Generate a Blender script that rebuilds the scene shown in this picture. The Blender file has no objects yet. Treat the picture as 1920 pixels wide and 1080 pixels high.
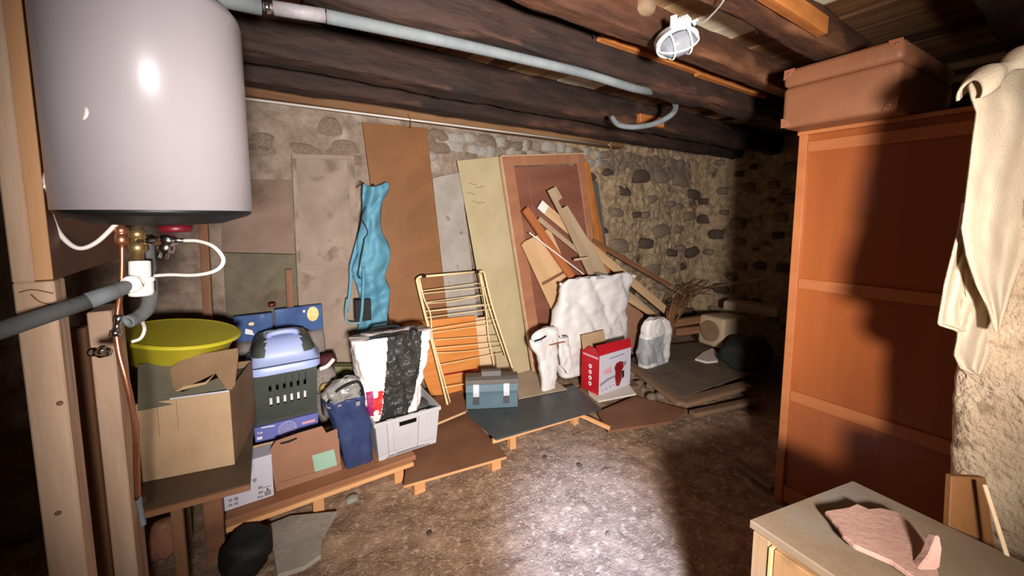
import bpy, bmesh, math, random
from mathutils import Vector, Matrix, noise
V = Vector
random.seed(7)
sc = bpy.context.scene
COL = sc.collection

# ------------------------------------------------------------------ camera
FPX, CXP, CYP, HC = 740.0, 960.0, 477.5, 1.45
PITCH, YAW = math.radians(5.6), math.radians(33.5)
cd = bpy.data.cameras.new('camera')
cd.sensor_width = 36
cd.lens = 36 * FPX / 1920
cd.shift_y = -(540 - CYP) / 1920
cd.clip_start = 0.02
cam = bpy.data.objects.new('camera', cd)
COL.objects.link(cam)
cam.location = (0, 0, HC)
cam.rotation_euler = (math.radians(90) - PITCH, 0, -YAW)
sc.camera = cam

# ------------------------------------------------------------------ light
w = bpy.data.worlds.new('world')
sc.world = w
w.use_nodes = True
bg = w.node_tree.nodes['Background']
bg.inputs[0].default_value = (1.0, 0.86, 0.74, 1)
bg.inputs[1].default_value = 0.042


def aim(o, tgt):
    o.rotation_euler = (V(tgt) - V(o.location)).to_track_quat('-Z', 'Y').to_euler()


ld = bpy.data.lights.new('hand_lamp', 'SPOT')       # warm white lamp held in the doorway
ld.energy = 740
ld.color = (1.0, 0.95, 0.91)
ld.spot_size = math.radians(95)
ld.spot_blend = 1.0
ld.shadow_soft_size = 0.09
lo = bpy.data.objects.new('hand_lamp', ld)
COL.objects.link(lo)
lo.location = (-0.01, -0.594, 1.36)
aim(lo, (1.85, 2.8, 1.28))

ld = bpy.data.lights.new('cool_floor_spot', 'SPOT')    # cool spot added for the bluish pool on the floor, source unseen
ld.energy = 1500
ld.color = (0.36, 0.54, 1.0)
ld.spot_size = math.radians(21)
ld.spot_blend = 1.0
ld.shadow_soft_size = 0.1
lo = bpy.data.objects.new('cool_floor_spot', ld)
COL.objects.link(lo)
lo.location = (-0.02, -0.60, 1.50)
aim(lo, (1.17, 1.10, 0.0))

vs = sc.view_settings
vs.view_transform = 'Standard'
vs.look = 'None'
vs.exposure = 0.0
vs.gamma = 1
vs.use_curve_mapping = False

# ------------------------------------------------------------------ survey helpers: sight line met with a real plane
cF = V((math.sin(YAW), math.cos(YAW), 0))
cR = V((math.cos(YAW), -math.sin(YAW), 0))
Zv = V((0, 0, 1))
FW = cF * math.cos(PITCH) - Zv * math.sin(PITCH)
UP = cF * math.sin(PITCH) + Zv * math.cos(PITCH)
EYE = V((0, 0, HC))


def ray(x, y): return FW + cR * ((x - CXP) / FPX) - UP * ((y - CYP) / FPX)
def PD(x, y, d): return EYE + ray(x, y) * d
def PZ(x, y, z): r = ray(x, y); return EYE + r * ((z - HC) / r.z)
def PY(x, y, n): r = ray(x, y); return EYE + r * (n / r.y)
def PX(x, y, u): r = ray(x, y); return EYE + r * (u / r.x)


def PL(x, y, p0, nrm):
    r = ray(x, y)
    return EYE + r * ((V(p0) - EYE).dot(nrm) / r.dot(nrm))


def LEAN(a, b):
    """plane through the wall direction, foot (Y,z)=a and head (Y,z)=b"""
    n = V((1, 0, 0)).cross(V((0, b[0] - a[0], b[1] - a[1])))
    p0 = V((0, a[0], a[1]))
    return lambda x, y: PL(x, y, p0, n)


# ------------------------------------------------------------------ materials
def lin(c):
    return tuple(((v / 255) / 12.92 if v / 255 <= 0.04045 else ((v / 255 + 0.055) / 1.055) ** 2.4) for v in c) + (1,)


def mat(name, c1, c2=None, scale=6, rough=.75, bump=0, bscale=None, st=(1, 1, 1), c3=None, sp=3, th=(.5, .7), metal=0, spec=.4, coat=0, detail=6, wave=False):
    m = bpy.data.materials.new(name)
    m.use_nodes = True
    nt = m.node_tree
    N, L = nt.nodes, nt.links
    b = N['Principled BSDF']
    b.inputs['Roughness'].default_value = rough
    b.inputs['Metallic'].default_value = metal
    b.inputs['Specular IOR Level'].default_value = spec
    b.inputs['Coat Weight'].default_value = coat
    if c2 is None:
        c2 = tuple(v * .88 for v in c1)
    tc = N.new('ShaderNodeTexCoord')
    mp = N.new('ShaderNodeMapping')
    mp.inputs['Scale'].default_value = st
    L.new(tc.outputs['Object'], mp.inputs[0])
    n1 = N.new('ShaderNodeTexNoise')
    n1.inputs['Scale'].default_value = scale
    n1.inputs['Detail'].default_value = detail
    n1.inputs['Roughness'].default_value = .62
    L.new(mp.outputs[0], n1.inputs[0])
    fac = n1.outputs[0]
    if wave:
        wv = N.new('ShaderNodeTexWave')
        wv.bands_direction = 'Y'
        wv.inputs['Scale'].default_value = scale * .5
        wv.inputs['Distortion'].default_value = 4.5
        wv.inputs['Detail'].default_value = 3
        L.new(mp.outputs[0], wv.inputs[0])
        mm = N.new('ShaderNodeMath')
        mm.operation = 'MULTIPLY_ADD'
        mm.inputs[1].default_value = .45
        L.new(wv.outputs[1], mm.inputs[0])
        m2 = N.new('ShaderNodeMath')
        m2.operation = 'MULTIPLY'
        m2.inputs[1].default_value = .6
        L.new(n1.outputs[0], m2.inputs[0])
        L.new(m2.outputs[0], mm.inputs[2])
        fac = mm.outputs[0]
    rp = N.new('ShaderNodeValToRGB')
    e = rp.color_ramp.elements
    e[0].position, e[0].color = .34, lin(c1)
    e[1].position, e[1].color = .68, lin(c2)
    L.new(fac, rp.inputs[0])
    out = rp.outputs[0]
    if c3 is not None:
        n3 = N.new('ShaderNodeTexNoise')
        n3.inputs['Scale'].default_value = sp
        n3.inputs['Detail'].default_value = 5
        L.new(mp.outputs[0], n3.inputs[0])
        mr = N.new('ShaderNodeMapRange')
        mr.inputs[1].default_value, mr.inputs[2].default_value = th
        L.new(n3.outputs[0], mr.inputs[0])
        mx = N.new('ShaderNodeMix')
        mx.data_type = 'RGBA'
        L.new(mr.outputs[0], mx.inputs['Factor'])
        L.new(out, mx.inputs['A'])
        mx.inputs['B'].default_value = lin(c3)
        out = mx.outputs['Result']
    L.new(out, b.inputs['Base Color'])
    if bump:
        nb = N.new('ShaderNodeTexNoise')
        nb.inputs['Scale'].default_value = bscale or scale * 4
        nb.inputs['Detail'].default_value = 5
        L.new(mp.outputs[0], nb.inputs[0])
        bp = N.new('ShaderNodeBump')
        bp.inputs['Strength'].default_value = bump
        bp.inputs['Distance'].default_value = .02
        L.new(nb.outputs[0], bp.inputs['Height'])
        L.new(bp.outputs[0], b.inputs['Normal'])
    return m


G = (.12, 1, 1)      # grain along local x
M_ = {}
def defm(k, *a, **k2): M_[k] = mat(k, *a, **k2)


defm('plaster', (118, 98, 84), (164, 144, 126), 9, .92, .9, 30, c3=(196, 186, 174), sp=3.2, th=(.56, .72), detail=9)
defm('mortar', (136, 113, 88), (196, 168, 134), 14, .95, 1.0, 50, c3=(92, 74, 60), sp=5, th=(.58, .7), detail=9)
defm('stone_pale', (150, 140, 128), (190, 182, 172), 6, .9, .5, 25)
defm('stone_brown', (122, 102, 86), (160, 138, 118), 9, .9, .6, 35)
defm('stone_dark', (70, 57, 48), (112, 92, 76), 9, .9, .6, 35)
defm('earth', (126, 98, 77), (172, 140, 114), 11, .85, .4, 80, c3=(194, 164, 138), sp=34, th=(.54, .72), spec=.3, detail=9)
defm('grit', (150, 120, 96), (190, 160, 132), 20, .8)
defm('beam', (27, 17, 14), (62, 40, 31), 9, .8, .8, 30, st=(.22, 1, 1), c3=(98, 64, 46), sp=11, th=(.58, .74))
defm('beam_red', (60, 35, 24), (106, 66, 43), 10, .75, .6, 30, st=(.22, 1, 1), c3=(144, 98, 66), sp=9, th=(.57, .72))
defm('batten', (150, 84, 36), (196, 124, 62), 9, .65, .25, 30, st=(.2, 1, 1), c3=(96, 50, 22), sp=7, th=(.62, .7))
defm('ceil_a', (84, 54, 32), (142, 98, 60), 8, .75, .3, 30, st=(1, .12, 1), c3=(190, 158, 114), sp=2.5, th=(.56, .7))
defm('ceil_b', (140, 102, 66), (206, 170, 122), 8, .75, .3, 30, st=(1, .12, 1), c3=(226, 206, 170), sp=2.5, th=(.5, .66))
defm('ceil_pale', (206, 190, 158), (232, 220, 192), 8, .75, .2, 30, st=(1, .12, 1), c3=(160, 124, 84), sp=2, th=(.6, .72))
defm('ceil_c', (52, 34, 24), (98, 64, 40), 8, .75, .3, 30, st=(1, .12, 1))
defm('plate_wood', (96, 62, 38), (146, 108, 72), 8, .8, .3, 30, st=G)
defm('post_wood', (184, 152, 126), (220, 188, 160), 9, .8, .25, 30, st=(1, 1, .12), c3=(126, 96, 72), sp=4, th=(.6, .72))
defm('post_dark', (104, 72, 48), (144, 104, 74), 9, .8, .25, 30, st=(1, 1, .12))
defm('fascia', (88, 50, 28), (112, 68, 38), 3, .5, .1, 20, c3=(74, 40, 22), sp=2)
defm('fascia_edge', (176, 128, 86), (196, 148, 104), 14, .7, .1, 20, st=(1, 1, .1))
defm('enamel', (150, 140, 144), (156, 147, 151), 2, .32, 0, coat=.12, spec=.3)
defm('black_plastic', (13, 13, 14), (18, 18, 19), 5, .5)
defm('black', (14, 13, 13), (20, 19, 19), 5, .7)
defm('white_plastic', (232, 226, 218), (240, 236, 230), 5, .4)
defm('cable_white', (214, 204, 194), (224, 216, 206), 8, .45)
defm('brass', (150, 122, 80), (186, 156, 108), 9, .38, metal=.85)
defm('chrome', (200, 198, 196), (220, 218, 216), 5, .18, metal=1)
defm('copper', (176, 112, 82), (206, 142, 108), 9, .34, metal=.85)
defm('red_cap', (84, 14, 24), (104, 18, 28), 5, .4)
defm('foam_dark', (78, 78, 78), (94, 94, 93), 9, .9, .15, 60)
defm('foam_pale', (98, 103, 106), (118, 122, 123), 9, .85, .1, 60)
defm('lamp_white', (244, 243, 240), (250, 250, 248), 5, .35, coat=.2)
defm('lamp_grey', (120, 122, 128), (150, 152, 158), 12, .2, coat=.5)
defm('wardrobe', (142, 72, 34), (164, 90, 46), 3, .36, .05, 30, st=(1, 1, .15), coat=.15)
defm('wardrobe_rail', (168, 98, 56), (188, 118, 72), 6, .38, .05, 30, st=(1, .15, 1), coat=.1)
defm('suitcase', (136, 86, 58), (150, 98, 68), 5, .5, .12, 90, c3=(120, 70, 46), sp=3, th=(.6, .75))
defm('suitcase_corner', (146, 88, 62), (166, 106, 78), 6, .42, .1, 60)
defm('blanket', (180, 160, 134), (198, 178, 152), 7, .95, .2, 160)
defm('roughcast', (182, 154, 124), (216, 190, 158), 9, .95, .9, 60, c3=(140, 114, 88), sp=14, th=(.58, .7))
defm('cabinet', (116, 86, 56), (146, 114, 80), 26, .55, .1, 60, st=(1, .06, 1), wave=True)
defm('cabinet_top', (116, 96, 76), (134, 114, 92), 5, .55, .05, 60, c3=(122, 112, 102), sp=3, th=(.5, .65))
defm('cabinet_front', (92, 64, 40), (146, 108, 70), 34, .55, .1, 60, st=(1, .1, 1), wave=True)
defm('edge_gold', (168, 132, 82), (190, 154, 104), 12, .45)
defm('terracotta', (150, 112, 98), (170, 132, 116), 5, .85, .15, 60)
defm('hardboard', (122, 78, 42), (138, 92, 54), 3, .6, .04, 50, c3=(114, 72, 36), sp=2)
defm('hardboard_floor', (112, 74, 52), (134, 92, 66), 4, .7, .06, 60)
defm('grey_panel', (134, 114, 98), (158, 138, 122), 4, .85, .15, 20, c3=(116, 98, 84), sp=6, th=(.56, .66))
defm('green_panel', (92, 84, 68), (116, 106, 86), 4, .9, .15, 20, c3=(84, 66, 50), sp=5)
defm('pink_panel', (120, 96, 82), (148, 124, 108), 3, .9, .3, 16, c3=(98, 76, 62), sp=3)
defm('zinc_panel', (148, 138, 126), (168, 158, 148), 5, .7, .05, 30, c3=(122, 110, 100), sp=9, th=(.62, .68))
defm('beige_panel', (176, 158, 120), (190, 174, 138), 3, .7, .03, 30)
defm('door_wood', (122, 74, 58), (146, 94, 76), 4, .5, .06, 20, st=(1, .15, 1))
defm('door_frame', (152, 100, 72), (178, 124, 92), 5, .55, .06, 20, st=(1, .15, 1))
defm('door_edge', (186, 148, 112), (204, 170, 136), 12, .8, .1)
defm('slate', (60, 62, 62), (78, 80, 80), 4, .42, .04, 40, c3=(90, 88, 84), sp=18, th=(.64, .7))
defm('dark_board', (82, 80, 76), (96, 94, 88), 4, .8, .05, 20)
defm('pine', (196, 156, 112), (218, 180, 138), 6, .7, .08, 30, st=G)
defm('pine_grey', (164, 138, 108), (192, 166, 136), 8, .8, .12, 30, st=G)
defm('slat_orange', (164, 92, 48), (190, 118, 70), 8, .65, .1, 30, st=G, c3=(140, 74, 38), sp=6)
defm('slat_brown', (112, 72, 48), (146, 102, 72), 9, .75, .15, 30, st=G, c3=(176, 140, 108), sp=9, th=(.62, .7))
defm('orange_wood', (196, 118, 50), (216, 142, 74), 26, .5, .03, 30, st=(1, .08, 1))
defm('pale_wood', (206, 172, 132), (222, 192, 156), 10, .6, .04, 30, st=(1, .1, 1))
defm('rack_coat', (224, 196, 144), (236, 212, 164), 9, .4)
defm('shelf_wood', (132, 84, 54), (168, 114, 78), 8, .7, .12, 30, st=G)
defm('edge_wood', (206, 146, 92), (224, 168, 116), 14, .75, .1, 40, st=G)
defm('table_wood', (78, 60, 44), (100, 80, 60), 5, .6, .1, 30, st=G)
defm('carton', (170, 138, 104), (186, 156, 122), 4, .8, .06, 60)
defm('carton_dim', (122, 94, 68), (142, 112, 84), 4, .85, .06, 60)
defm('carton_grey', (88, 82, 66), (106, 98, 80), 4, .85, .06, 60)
defm('kraft', (146, 102, 78), (160, 116, 90), 4, .85, .05, 60)
defm('tape_green', (146, 178, 154), (156, 188, 164), 4, .6)
defm('basin', (196, 182, 40), (210, 196, 52), 4, .45)
defm('lavender', (158, 170, 214), (168, 180, 222), 3, .4, spec=.5)
defm('carrier_grey', (62, 66, 60), (74, 78, 70), 4, .5)
defm('blue_box', (100, 104, 172), (112, 116, 184), 5, .5)
defm('print_pale', (178, 172, 196), (196, 190, 210), 40, .6)
defm('print_white', (228, 224, 226), (236, 232, 234), 10, .6)
defm('print_pink', (206, 150, 160), (220, 166, 176), 10, .6)
defm('print_grey', (126, 120, 124), (150, 144, 146), 30, .6)
defm('white_card', (192, 187, 197), (202, 197, 207), 5, .6)
defm('navy', (44, 54, 90), (58, 70, 108), 5, .34, .2, 14, c3=(84, 98, 134), sp=5, th=(.58, .75))
defm('clear_film', (120, 116, 110), (168, 164, 158), 20, .2, .4, 24, coat=.5, spec=.6)
defm('crate', (178, 174, 176), (188, 184, 186), 4, .5)
defm('sticker_blue', (60, 134, 196), (160, 204, 230), 22, .5)
defm('bag_white', (226, 212, 206), (236, 224, 220), 5, .45, .3, 26)
defm('bag_black', (36, 35, 34), (62, 60, 58), 9, .33, .7, 30, coat=.15)
defm('bag_red', (212, 40, 44), (226, 54, 54), 5, .5)
defm('bag_purple', (150, 30, 84), (168, 40, 96), 5, .5)
defm('sack_white', (216, 210, 206), (228, 224, 220), 5, .5, .25, 18)
defm('cement_grey', (148, 148, 152), (172, 172, 174), 8, .7, .4, 18)
defm('turquoise', (76, 130, 152), (98, 152, 172), 5, .65, .25, 30, c3=(140, 180, 192), sp=4, th=(.64, .8))
defm('teal_strap', (110, 140, 146), (124, 154, 160), 8, .7)
defm('toolbox', (82, 104, 114), (96, 118, 126), 4, .5)
defm('toolbox_lid', (84, 76, 70), (98, 90, 82), 4, .5)
defm('latch', (188, 190, 196), (200, 202, 208), 4, .35)
defm('red_card', (176, 22, 34), (192, 30, 42), 4, .45)
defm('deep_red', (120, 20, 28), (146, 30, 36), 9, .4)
defm('tile_white', (206, 192, 178), (220, 208, 196), 4, .6)
defm('beige_sheet', (164, 144, 122), (182, 162, 140), 4, .8, .05)
defm('ceramic', (170, 146, 118), (190, 166, 138), 4, .6, .1)
defm('ceramic_in', (120, 94, 66), (140, 112, 82), 6, .7)
defm('dark_sack', (26, 30, 26), (40, 44, 38), 8, .8, .5, 30)
defm('pallet', (104, 80, 60), (140, 110, 84), 7, .85, .25, 30, st=G)
defm('pallet_top', (84, 70, 58), (108, 92, 76), 5, .85, .2, 30)
defm('vine', (96, 62, 36), (136, 92, 56), 10, .8)
defm('slab_grey', (150, 140, 126), (176, 166, 150), 4, .85, .2, 30)
defm('maroon', (62, 18, 22), (80, 26, 28), 6, .8)
defm('grey_cloth', (118, 106, 100), (146, 134, 126), 7, .9, .2)
defm('tan_cloth', (170, 140, 78), (188, 158, 96), 7, .9)
defm('olive_card', (112, 108, 70), (130, 124, 84), 5, .8)
defm('pack_blue', (54, 76, 124), (74, 104, 150), 6, .25, coat=.4)
defm('pack_gold', (232, 176, 84), (246, 226, 170), 18, .4)
defm('rag_pink', (150, 100, 78), (180, 128, 100), 7, .9, .4)
defm('nest', (150, 120, 92), (176, 146, 116), 18, .95, .6)
defm('conduit', (206, 198, 190), (216, 208, 200), 6, .5)


# ------------------------------------------------------------------ builders
WM = {}


def tag(o, label=None, cat=None, group=None, kind=None):
    if label: o['label'] = label
    if cat: o['category'] = cat
    if group: o['group'] = group
    if kind: o['kind'] = kind
    return o


def reg(o, M, parent):
    WM[o.name] = M.copy()
    if parent is not None:
        o.parent = parent
        o.matrix_parent_inverse = WM[parent.name].inverted()
    o.matrix_basis = M
    COL.objects.link(o)
    return o


def empty(name, loc, label=None, cat=None, group=None):
    o = bpy.data.objects.new(name, None)
    o.empty_display_size = .05
    reg(o, Matrix.Translation(V(loc)), None)
    return tag(o, label, cat, group)


def frame(o, x, z):
    """matrix with local x along x, local z near z"""
    x = V(x).normalized()
    y = V(z).cross(x).normalized()
    z = x.cross(y)
    M = Matrix((x, y, z)).transposed().to_4x4()
    M.translation = V(o)
    return M


def mesh(name, vs_, fs, mt, parent=None, M=None, smooth=False, bevel=0, seg=1, midx=None):
    """vs_ in world space when M is None, else in M's space"""
    if M is None:
        c = sum((V(v) for v in vs_), V()) / len(vs_)
        zmin = min(v[2] for v in vs_)
        o_ = V((c.x, c.y, zmin))
        M = Matrix.Translation(o_)
        vs_ = [V(v) - o_ for v in vs_]
    me = bpy.data.meshes.new(name)
    me.from_pydata([tuple(v) for v in vs_], [], fs)
    bm = bmesh.new()
    bm.from_mesh(me)
    if midx:
        for f, i in zip(bm.faces, midx): f.material_index = i
    bmesh.ops.recalc_face_normals(bm, faces=bm.faces)
    if bevel:
        ed = [e for e in bm.edges if len(e.link_faces) == 2 and e.calc_face_angle(0) > .5]
        bmesh.ops.bevel(bm, geom=ed, offset=bevel, segments=seg, affect='EDGES', profile=.5)
    for f in bm.faces: f.smooth = smooth
    bm.to_mesh(me)
    bm.free()
    for m in (mt if isinstance(mt, (list, tuple)) else [mt]):
        me.materials.append(M_[m])
    o = bpy.data.objects.new(name, me)
    return reg(o, M, parent)


BF = [(0, 3, 2, 1), (4, 5, 6, 7), (0, 1, 5, 4), (1, 2, 6, 5), (2, 3, 7, 6), (3, 0, 4, 7)]


def boxv(x0, x1, y0, y1, z0, z1):
    return [V((x0, y0, z0)), V((x1, y0, z0)), V((x1, y1, z0)), V((x0, y1, z0)), V((x0, y0, z1)), V((x1, y0, z1)), V((x1, y1, z1)), V((x0, y1, z1))]


def boxes(name, L, mt, parent=None, M=None, bevel=.003, smooth=False):
    vs_, fs = [], []
    for b in L:
        k = len(vs_)
        vs_ += boxv(*b)
        fs += [tuple(i + k for i in f) for f in BF]
    if M is None:
        b = L[0]
        o_ = V(((b[0] + b[1]) / 2, (b[2] + b[3]) / 2, min(q[4] for q in L)))
        M = Matrix.Translation(o_)
        vs_ = [v - o_ for v in vs_]
    return mesh(name, vs_, fs, mt, parent, M, smooth, bevel)


def prism(name, pts, th, mt, parent=None, grain=None, away=True, bevel=.002, ext=None):
    """flat board: polygon of world points, thickened away from the viewer"""
    pts = [V(p) for p in pts]
    n = V()
    for i in range(len(pts)):
        a, b = pts[i], pts[(i + 1) % len(pts)]
        n += a.cross(b)
    n.normalize()
    c = sum(pts, V()) / len(pts)
    if ext is not None:
        if n.dot(V(ext)) < 0: n = -n
    elif (n.dot(c - EYE) < 0) == away:
        n = -n
    g = V(grain) if grain is not None else pts[1] - pts[0]
    M = frame(c, g - n * g.dot(n), n)
    Mi = M.inverted()
    loc = [Mi @ p for p in pts]
    k = len(pts)
    vs_ = [V((p.x, p.y, 0)) for p in loc] + [V((p.x, p.y, th)) for p in loc]
    fs = [tuple(range(k)), tuple(range(2 * k - 1, k - 1, -1))] + [(i, (i + 1) % k, k + (i + 1) % k, k + i) for i in range(k)]
    return mesh(name, vs_, fs, mt, parent, M, bevel=bevel)


def stick(name, P, Q, wd, th, mt, parent=None, up=(0, -1, 0), bevel=.002):
    P, Q = V(P), V(Q)
    M = frame(P, Q - P, up)
    l = (Q - P).length
    return boxes(name, [(0, l, -wd / 2, wd / 2, -th / 2, th / 2)], mt, parent, M, bevel)


def spline(P, sub=6):
    P = [V(p) for p in P]
    if len(P) < 3: return P
    R = []
    Q = [P[0] * 2 - P[1]] + P + [P[-1] * 2 - P[-2]]
    for i in range(1, len(Q) - 2):
        for k in range(sub):
            t = k / sub
            a, b, c, d = Q[i - 1:i + 3]
            R.append(.5 * ((2 * b) + (c - a) * t + (2 * a - 5 * b + 4 * c - d) * t * t + (3 * b - a - 3 * c + d) * t ** 3))
    R.append(P[-1])
    return R


def tube_vf(P, r, k=10, sub=6, cap=True):
    P = spline(P, sub)
    vs_, fs = [], []
    t0 = (P[1] - P[0]).normalized()
    nn = t0.orthogonal().normalized()
    for i, p in enumerate(P):
        t = (P[min(i + 1, len(P) - 1)] - P[max(i - 1, 0)]).normalized()
        nn = (nn - t * nn.dot(t)).normalized()
        bb = t.cross(nn)
        rr = r if not callable(r) else r(i / (len(P) - 1))
        for j in range(k):
            a = 2 * math.pi * j / k
            vs_.append(p + (nn * math.cos(a) + bb * math.sin(a)) * rr)
    for i in range(len(P) - 1):
        for j in range(k):
            fs.append((i * k + j, i * k + (j + 1) % k, (i + 1) * k + (j + 1) % k, (i + 1) * k + j))
    if cap:
        fs.append(tuple(range(k)))
        fs.append(tuple(range((len(P) - 1) * k, len(P) * k)))
    return vs_, fs


def tubes(name, L, mt, parent=None, k=10, sub=6, cap=True):
    vs_, fs = [], []
    for P, r in L:
        v, f = tube_vf(P, r, k, sub, cap)
        o = len(vs_)
        vs_ += v
        fs += [tuple(i + o for i in q) for q in f]
    return mesh(name, vs_, fs, mt, parent, smooth=True)


def lathe(name, prof, mt, parent=None, M=None, k=40, sx=1, sy=1):
    vs_, fs = [], []
    for r, z in prof:
        for j in range(k):
            a = 2 * math.pi * j / k
            vs_.append(V((math.cos(a) * r * sx, math.sin(a) * r * sy, z)))
    for i in range(len(prof) - 1):
        for j in range(k):
            fs.append((i * k + j, i * k + (j + 1) % k, (i + 1) * k + (j + 1) % k, (i + 1) * k + j))
    if prof[0][0] > 1e-4: fs.append(tuple(range(k)))
    if prof[-1][0] > 1e-4: fs.append(tuple(range((len(prof) - 1) * k, len(prof) * k)))
    o = mesh(name, vs_, fs, mt, parent, M, smooth=True)
    return o


def fitting(name, P, Q, prof, mt, parent, k=14):
    """lathe along P->Q; prof: (radius, fraction)"""
    P, Q = V(P), V(Q)
    d = Q - P
    M = frame(P, d.orthogonal(), d)
    return lathe(name, [(r, t * d.length) for r, t in prof], mt, parent, M, k)


def interp(tab, z):
    if z <= tab[0][0]: return tab[0][1:]
    for a, b in zip(tab, tab[1:]):
        if z <= b[0]:
            t = (z - a[0]) / (b[0] - a[0] + 1e-9)
            return tuple(p + (q - p) * t for p, q in zip(a[1:], b[1:]))
    return tab[-1][1:]


def bag(name, M, tab, mt, parent=None, nk=56, nz=34, wr=.012, ws=14, seed=0, pw=.45, capt=True, zone=None, topw=0, wz=1.0):
    """soft bag: tab of (z, x0, x1, y0, y1) in M's space, rounded section, wrinkled"""
    z0, z1 = tab[0][0], tab[-1][0]
    vs_, fs, mi = [], [], []
    # even spacing around the rounded section
    asp = sum(t[2] - t[1] for t in tab) / max(1e-6, sum(t[4] - t[3] for t in tab))
    dense = []
    for q in range(721):
        a = 2 * math.pi * q / 720
        c, s = math.cos(a), math.sin(a)
        dense.append((math.copysign(abs(c) ** pw, c), math.copysign(abs(s) ** pw, s)))
    acc = [0]
    for p, q in zip(dense, dense[1:]): acc.append(acc[-1] + math.hypot((q[0] - p[0]) * asp, q[1] - p[1]))
    unit, q = [], 0
    for j in range(nk):
        tg = acc[-1] * j / nk
        while acc[q + 1] < tg: q += 1
        t = (tg - acc[q]) / (acc[q + 1] - acc[q] + 1e-12)
        unit.append((dense[q][0] + (dense[q + 1][0] - dense[q][0]) * t, dense[q][1] + (dense[q + 1][1] - dense[q][1]) * t))
    for i in range(nz + 1):
        z = z0 + (z1 - z0) * i / nz
        x0, x1, y0, y1 = interp(tab, z)
        for j in range(nk):
            c, s = unit[j]
            x = (x0 + x1) / 2 + (x1 - x0) / 2 * c
            y = (y0 + y1) / 2 + (y1 - y0) / 2 * s
            q = V((x * ws, y * ws, z * ws * wz)) + V((seed * 7.3, seed * 3.1, seed))
            d = 1.1 * (noise.voronoi(q * .8 + V((0, 0, .4 * noise.noise(q))))[0][0] - .45) + .45 * (noise.voronoi(q * 1.9)[0][0] - .45) + .35 * noise.noise(q * .6)
            rd = (1 - abs(noise.noise(V((x * ws * .8 + z * ws * .5, y * ws, z * ws * .35)) + V((seed, 5, 5))))) ** 4
            k_ = wr * (.35 if i in (0,) else 1)
            off = V((c, s, 0)) * (d * k_ - rd * k_ * .8)
            zz = z + (topw * noise.noise(V((x * 9 + seed, y * 9, 1))) if i == nz else 0)
            vs_.append(V((x, y, zz)) + off)
    for i in range(nz):
        for j in range(nk):
            fs.append((i * nk + j, i * nk + (j + 1) % nk, (i + 1) * nk + (j + 1) % nk, (i + 1) * nk + j))
    fs.append(tuple(range(nk)))
    if capt:
        top = [vs_[nz * nk + j] for j in range(nk)]
        c = sum(top, V()) / nk
        b = len(vs_)
        for j in range(nk): vs_.append(c + (top[j] - c) * .55 - V((0, 0, .012)))
        for j in range(nk): fs.append((nz * nk + j, nz * nk + (j + 1) % nk, b + (j + 1) % nk, b + j))
        fs.append(tuple(range(b, b + nk)))
    if zone:
        for f in fs:
            c = sum((vs_[i] for i in f), V()) / len(f)
            mi.append(zone(c.x, c.y, c.z))
    return mesh(name, vs_, fs, mt, parent, M, smooth=True, midx=mi or None)


def solid(o, t, off=0):
    md = o.modifiers.new('thick', 'SOLIDIFY')
    md.thickness = t
    md.offset = off
    return o


def sheet(name, fn, nu, nv, mt, parent=None, th=.004, M=None):
    vs_ = [fn(i / nu, j / nv) for j in range(nv + 1) for i in range(nu + 1)]
    fs = [(j * (nu + 1) + i, j * (nu + 1) + i + 1, (j + 1) * (nu + 1) + i + 1, (j + 1) * (nu + 1) + i) for j in range(nv) for i in range(nu)]
    return solid(mesh(name, vs_, fs, mt, parent, M, smooth=True), th)


def qframe(BL, BR, z, TL=None, TR=None):
    """front-bottom-left/right pixels on height z -> frame (x along front, y depth, z up), width, height"""
    A, B = PZ(BL[0], BL[1], z), PZ(BR[0], BR[1], z)
    ex = (B - A).normalized()
    ey = Zv.cross(ex)
    M = Matrix((ex, ey, Zv)).transposed().to_4x4()
    M.translation = A
    h = PL(TL[0], TL[1], A, ey).z - z if TL else None
    return M, (B - A).length, h


def loc2(M, x, y, p=0):
    """pixel -> (x,z) in the front plane y=p of frame M"""
    ey = V(M.col[1][:3])
    q = M.inverted() @ PL(x, y, V(M.translation) + ey * p, ey)
    return (q.x, q.z)


def decal(name, M, poly, mt, parent, y=0, th=.0012):
    k = len(poly)
    vs_ = [V((a, y - th, b)) for a, b in poly] + [V((a, y + .0005, b)) for a, b in poly]
    fs = [tuple(range(k)), tuple(range(2 * k - 1, k - 1, -1))] + [(i, (i + 1) % k, k + (i + 1) % k, k + i) for i in range(k)]
    return mesh(name, vs_, fs, mt, parent, M)


def disc(cx, cz, rx, rz, k=20): return [(cx + rx * math.cos(2 * math.pi * i / k), cz + rz * math.sin(2 * math.pi * i / k)) for i in range(k)]
def rect(x0, x1, z0, z1): return [(x0, z0), (x1, z0), (x1, z1), (x0, z1)]


def rock(name, c, s, mt, parent=None, seed=0, sub=2, rot=0):
    bm = bmesh.new()
    bmesh.ops.create_icosphere(bm, subdivisions=sub, radius=1)
    for v in bm.verts:
        d = 1 + .35 * noise.noise(v.co * 1.3 + V((seed * 3.7, seed, 0)))
        v.co = v.co * d
        for a in range(3): v.co[a] = max(-.86, min(.86, v.co[a]))
    vs_ = [v.co.copy() for v in bm.verts]
    fs = [tuple(v.index for v in f.verts) for f in bm.faces]
    bm.free()
    M = Matrix.Translation(V(c)) @ Matrix.Rotation(rot, 4, 'Z') @ Matrix.Diagonal((s[0], s[1], s[2], 1))
    return mesh(name, vs_, fs, mt, parent, M, smooth=True)

# ================================================================== STRUCTURE
WY = 2.86          # back wall
XL, XR = -1.35, 4.72


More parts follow.
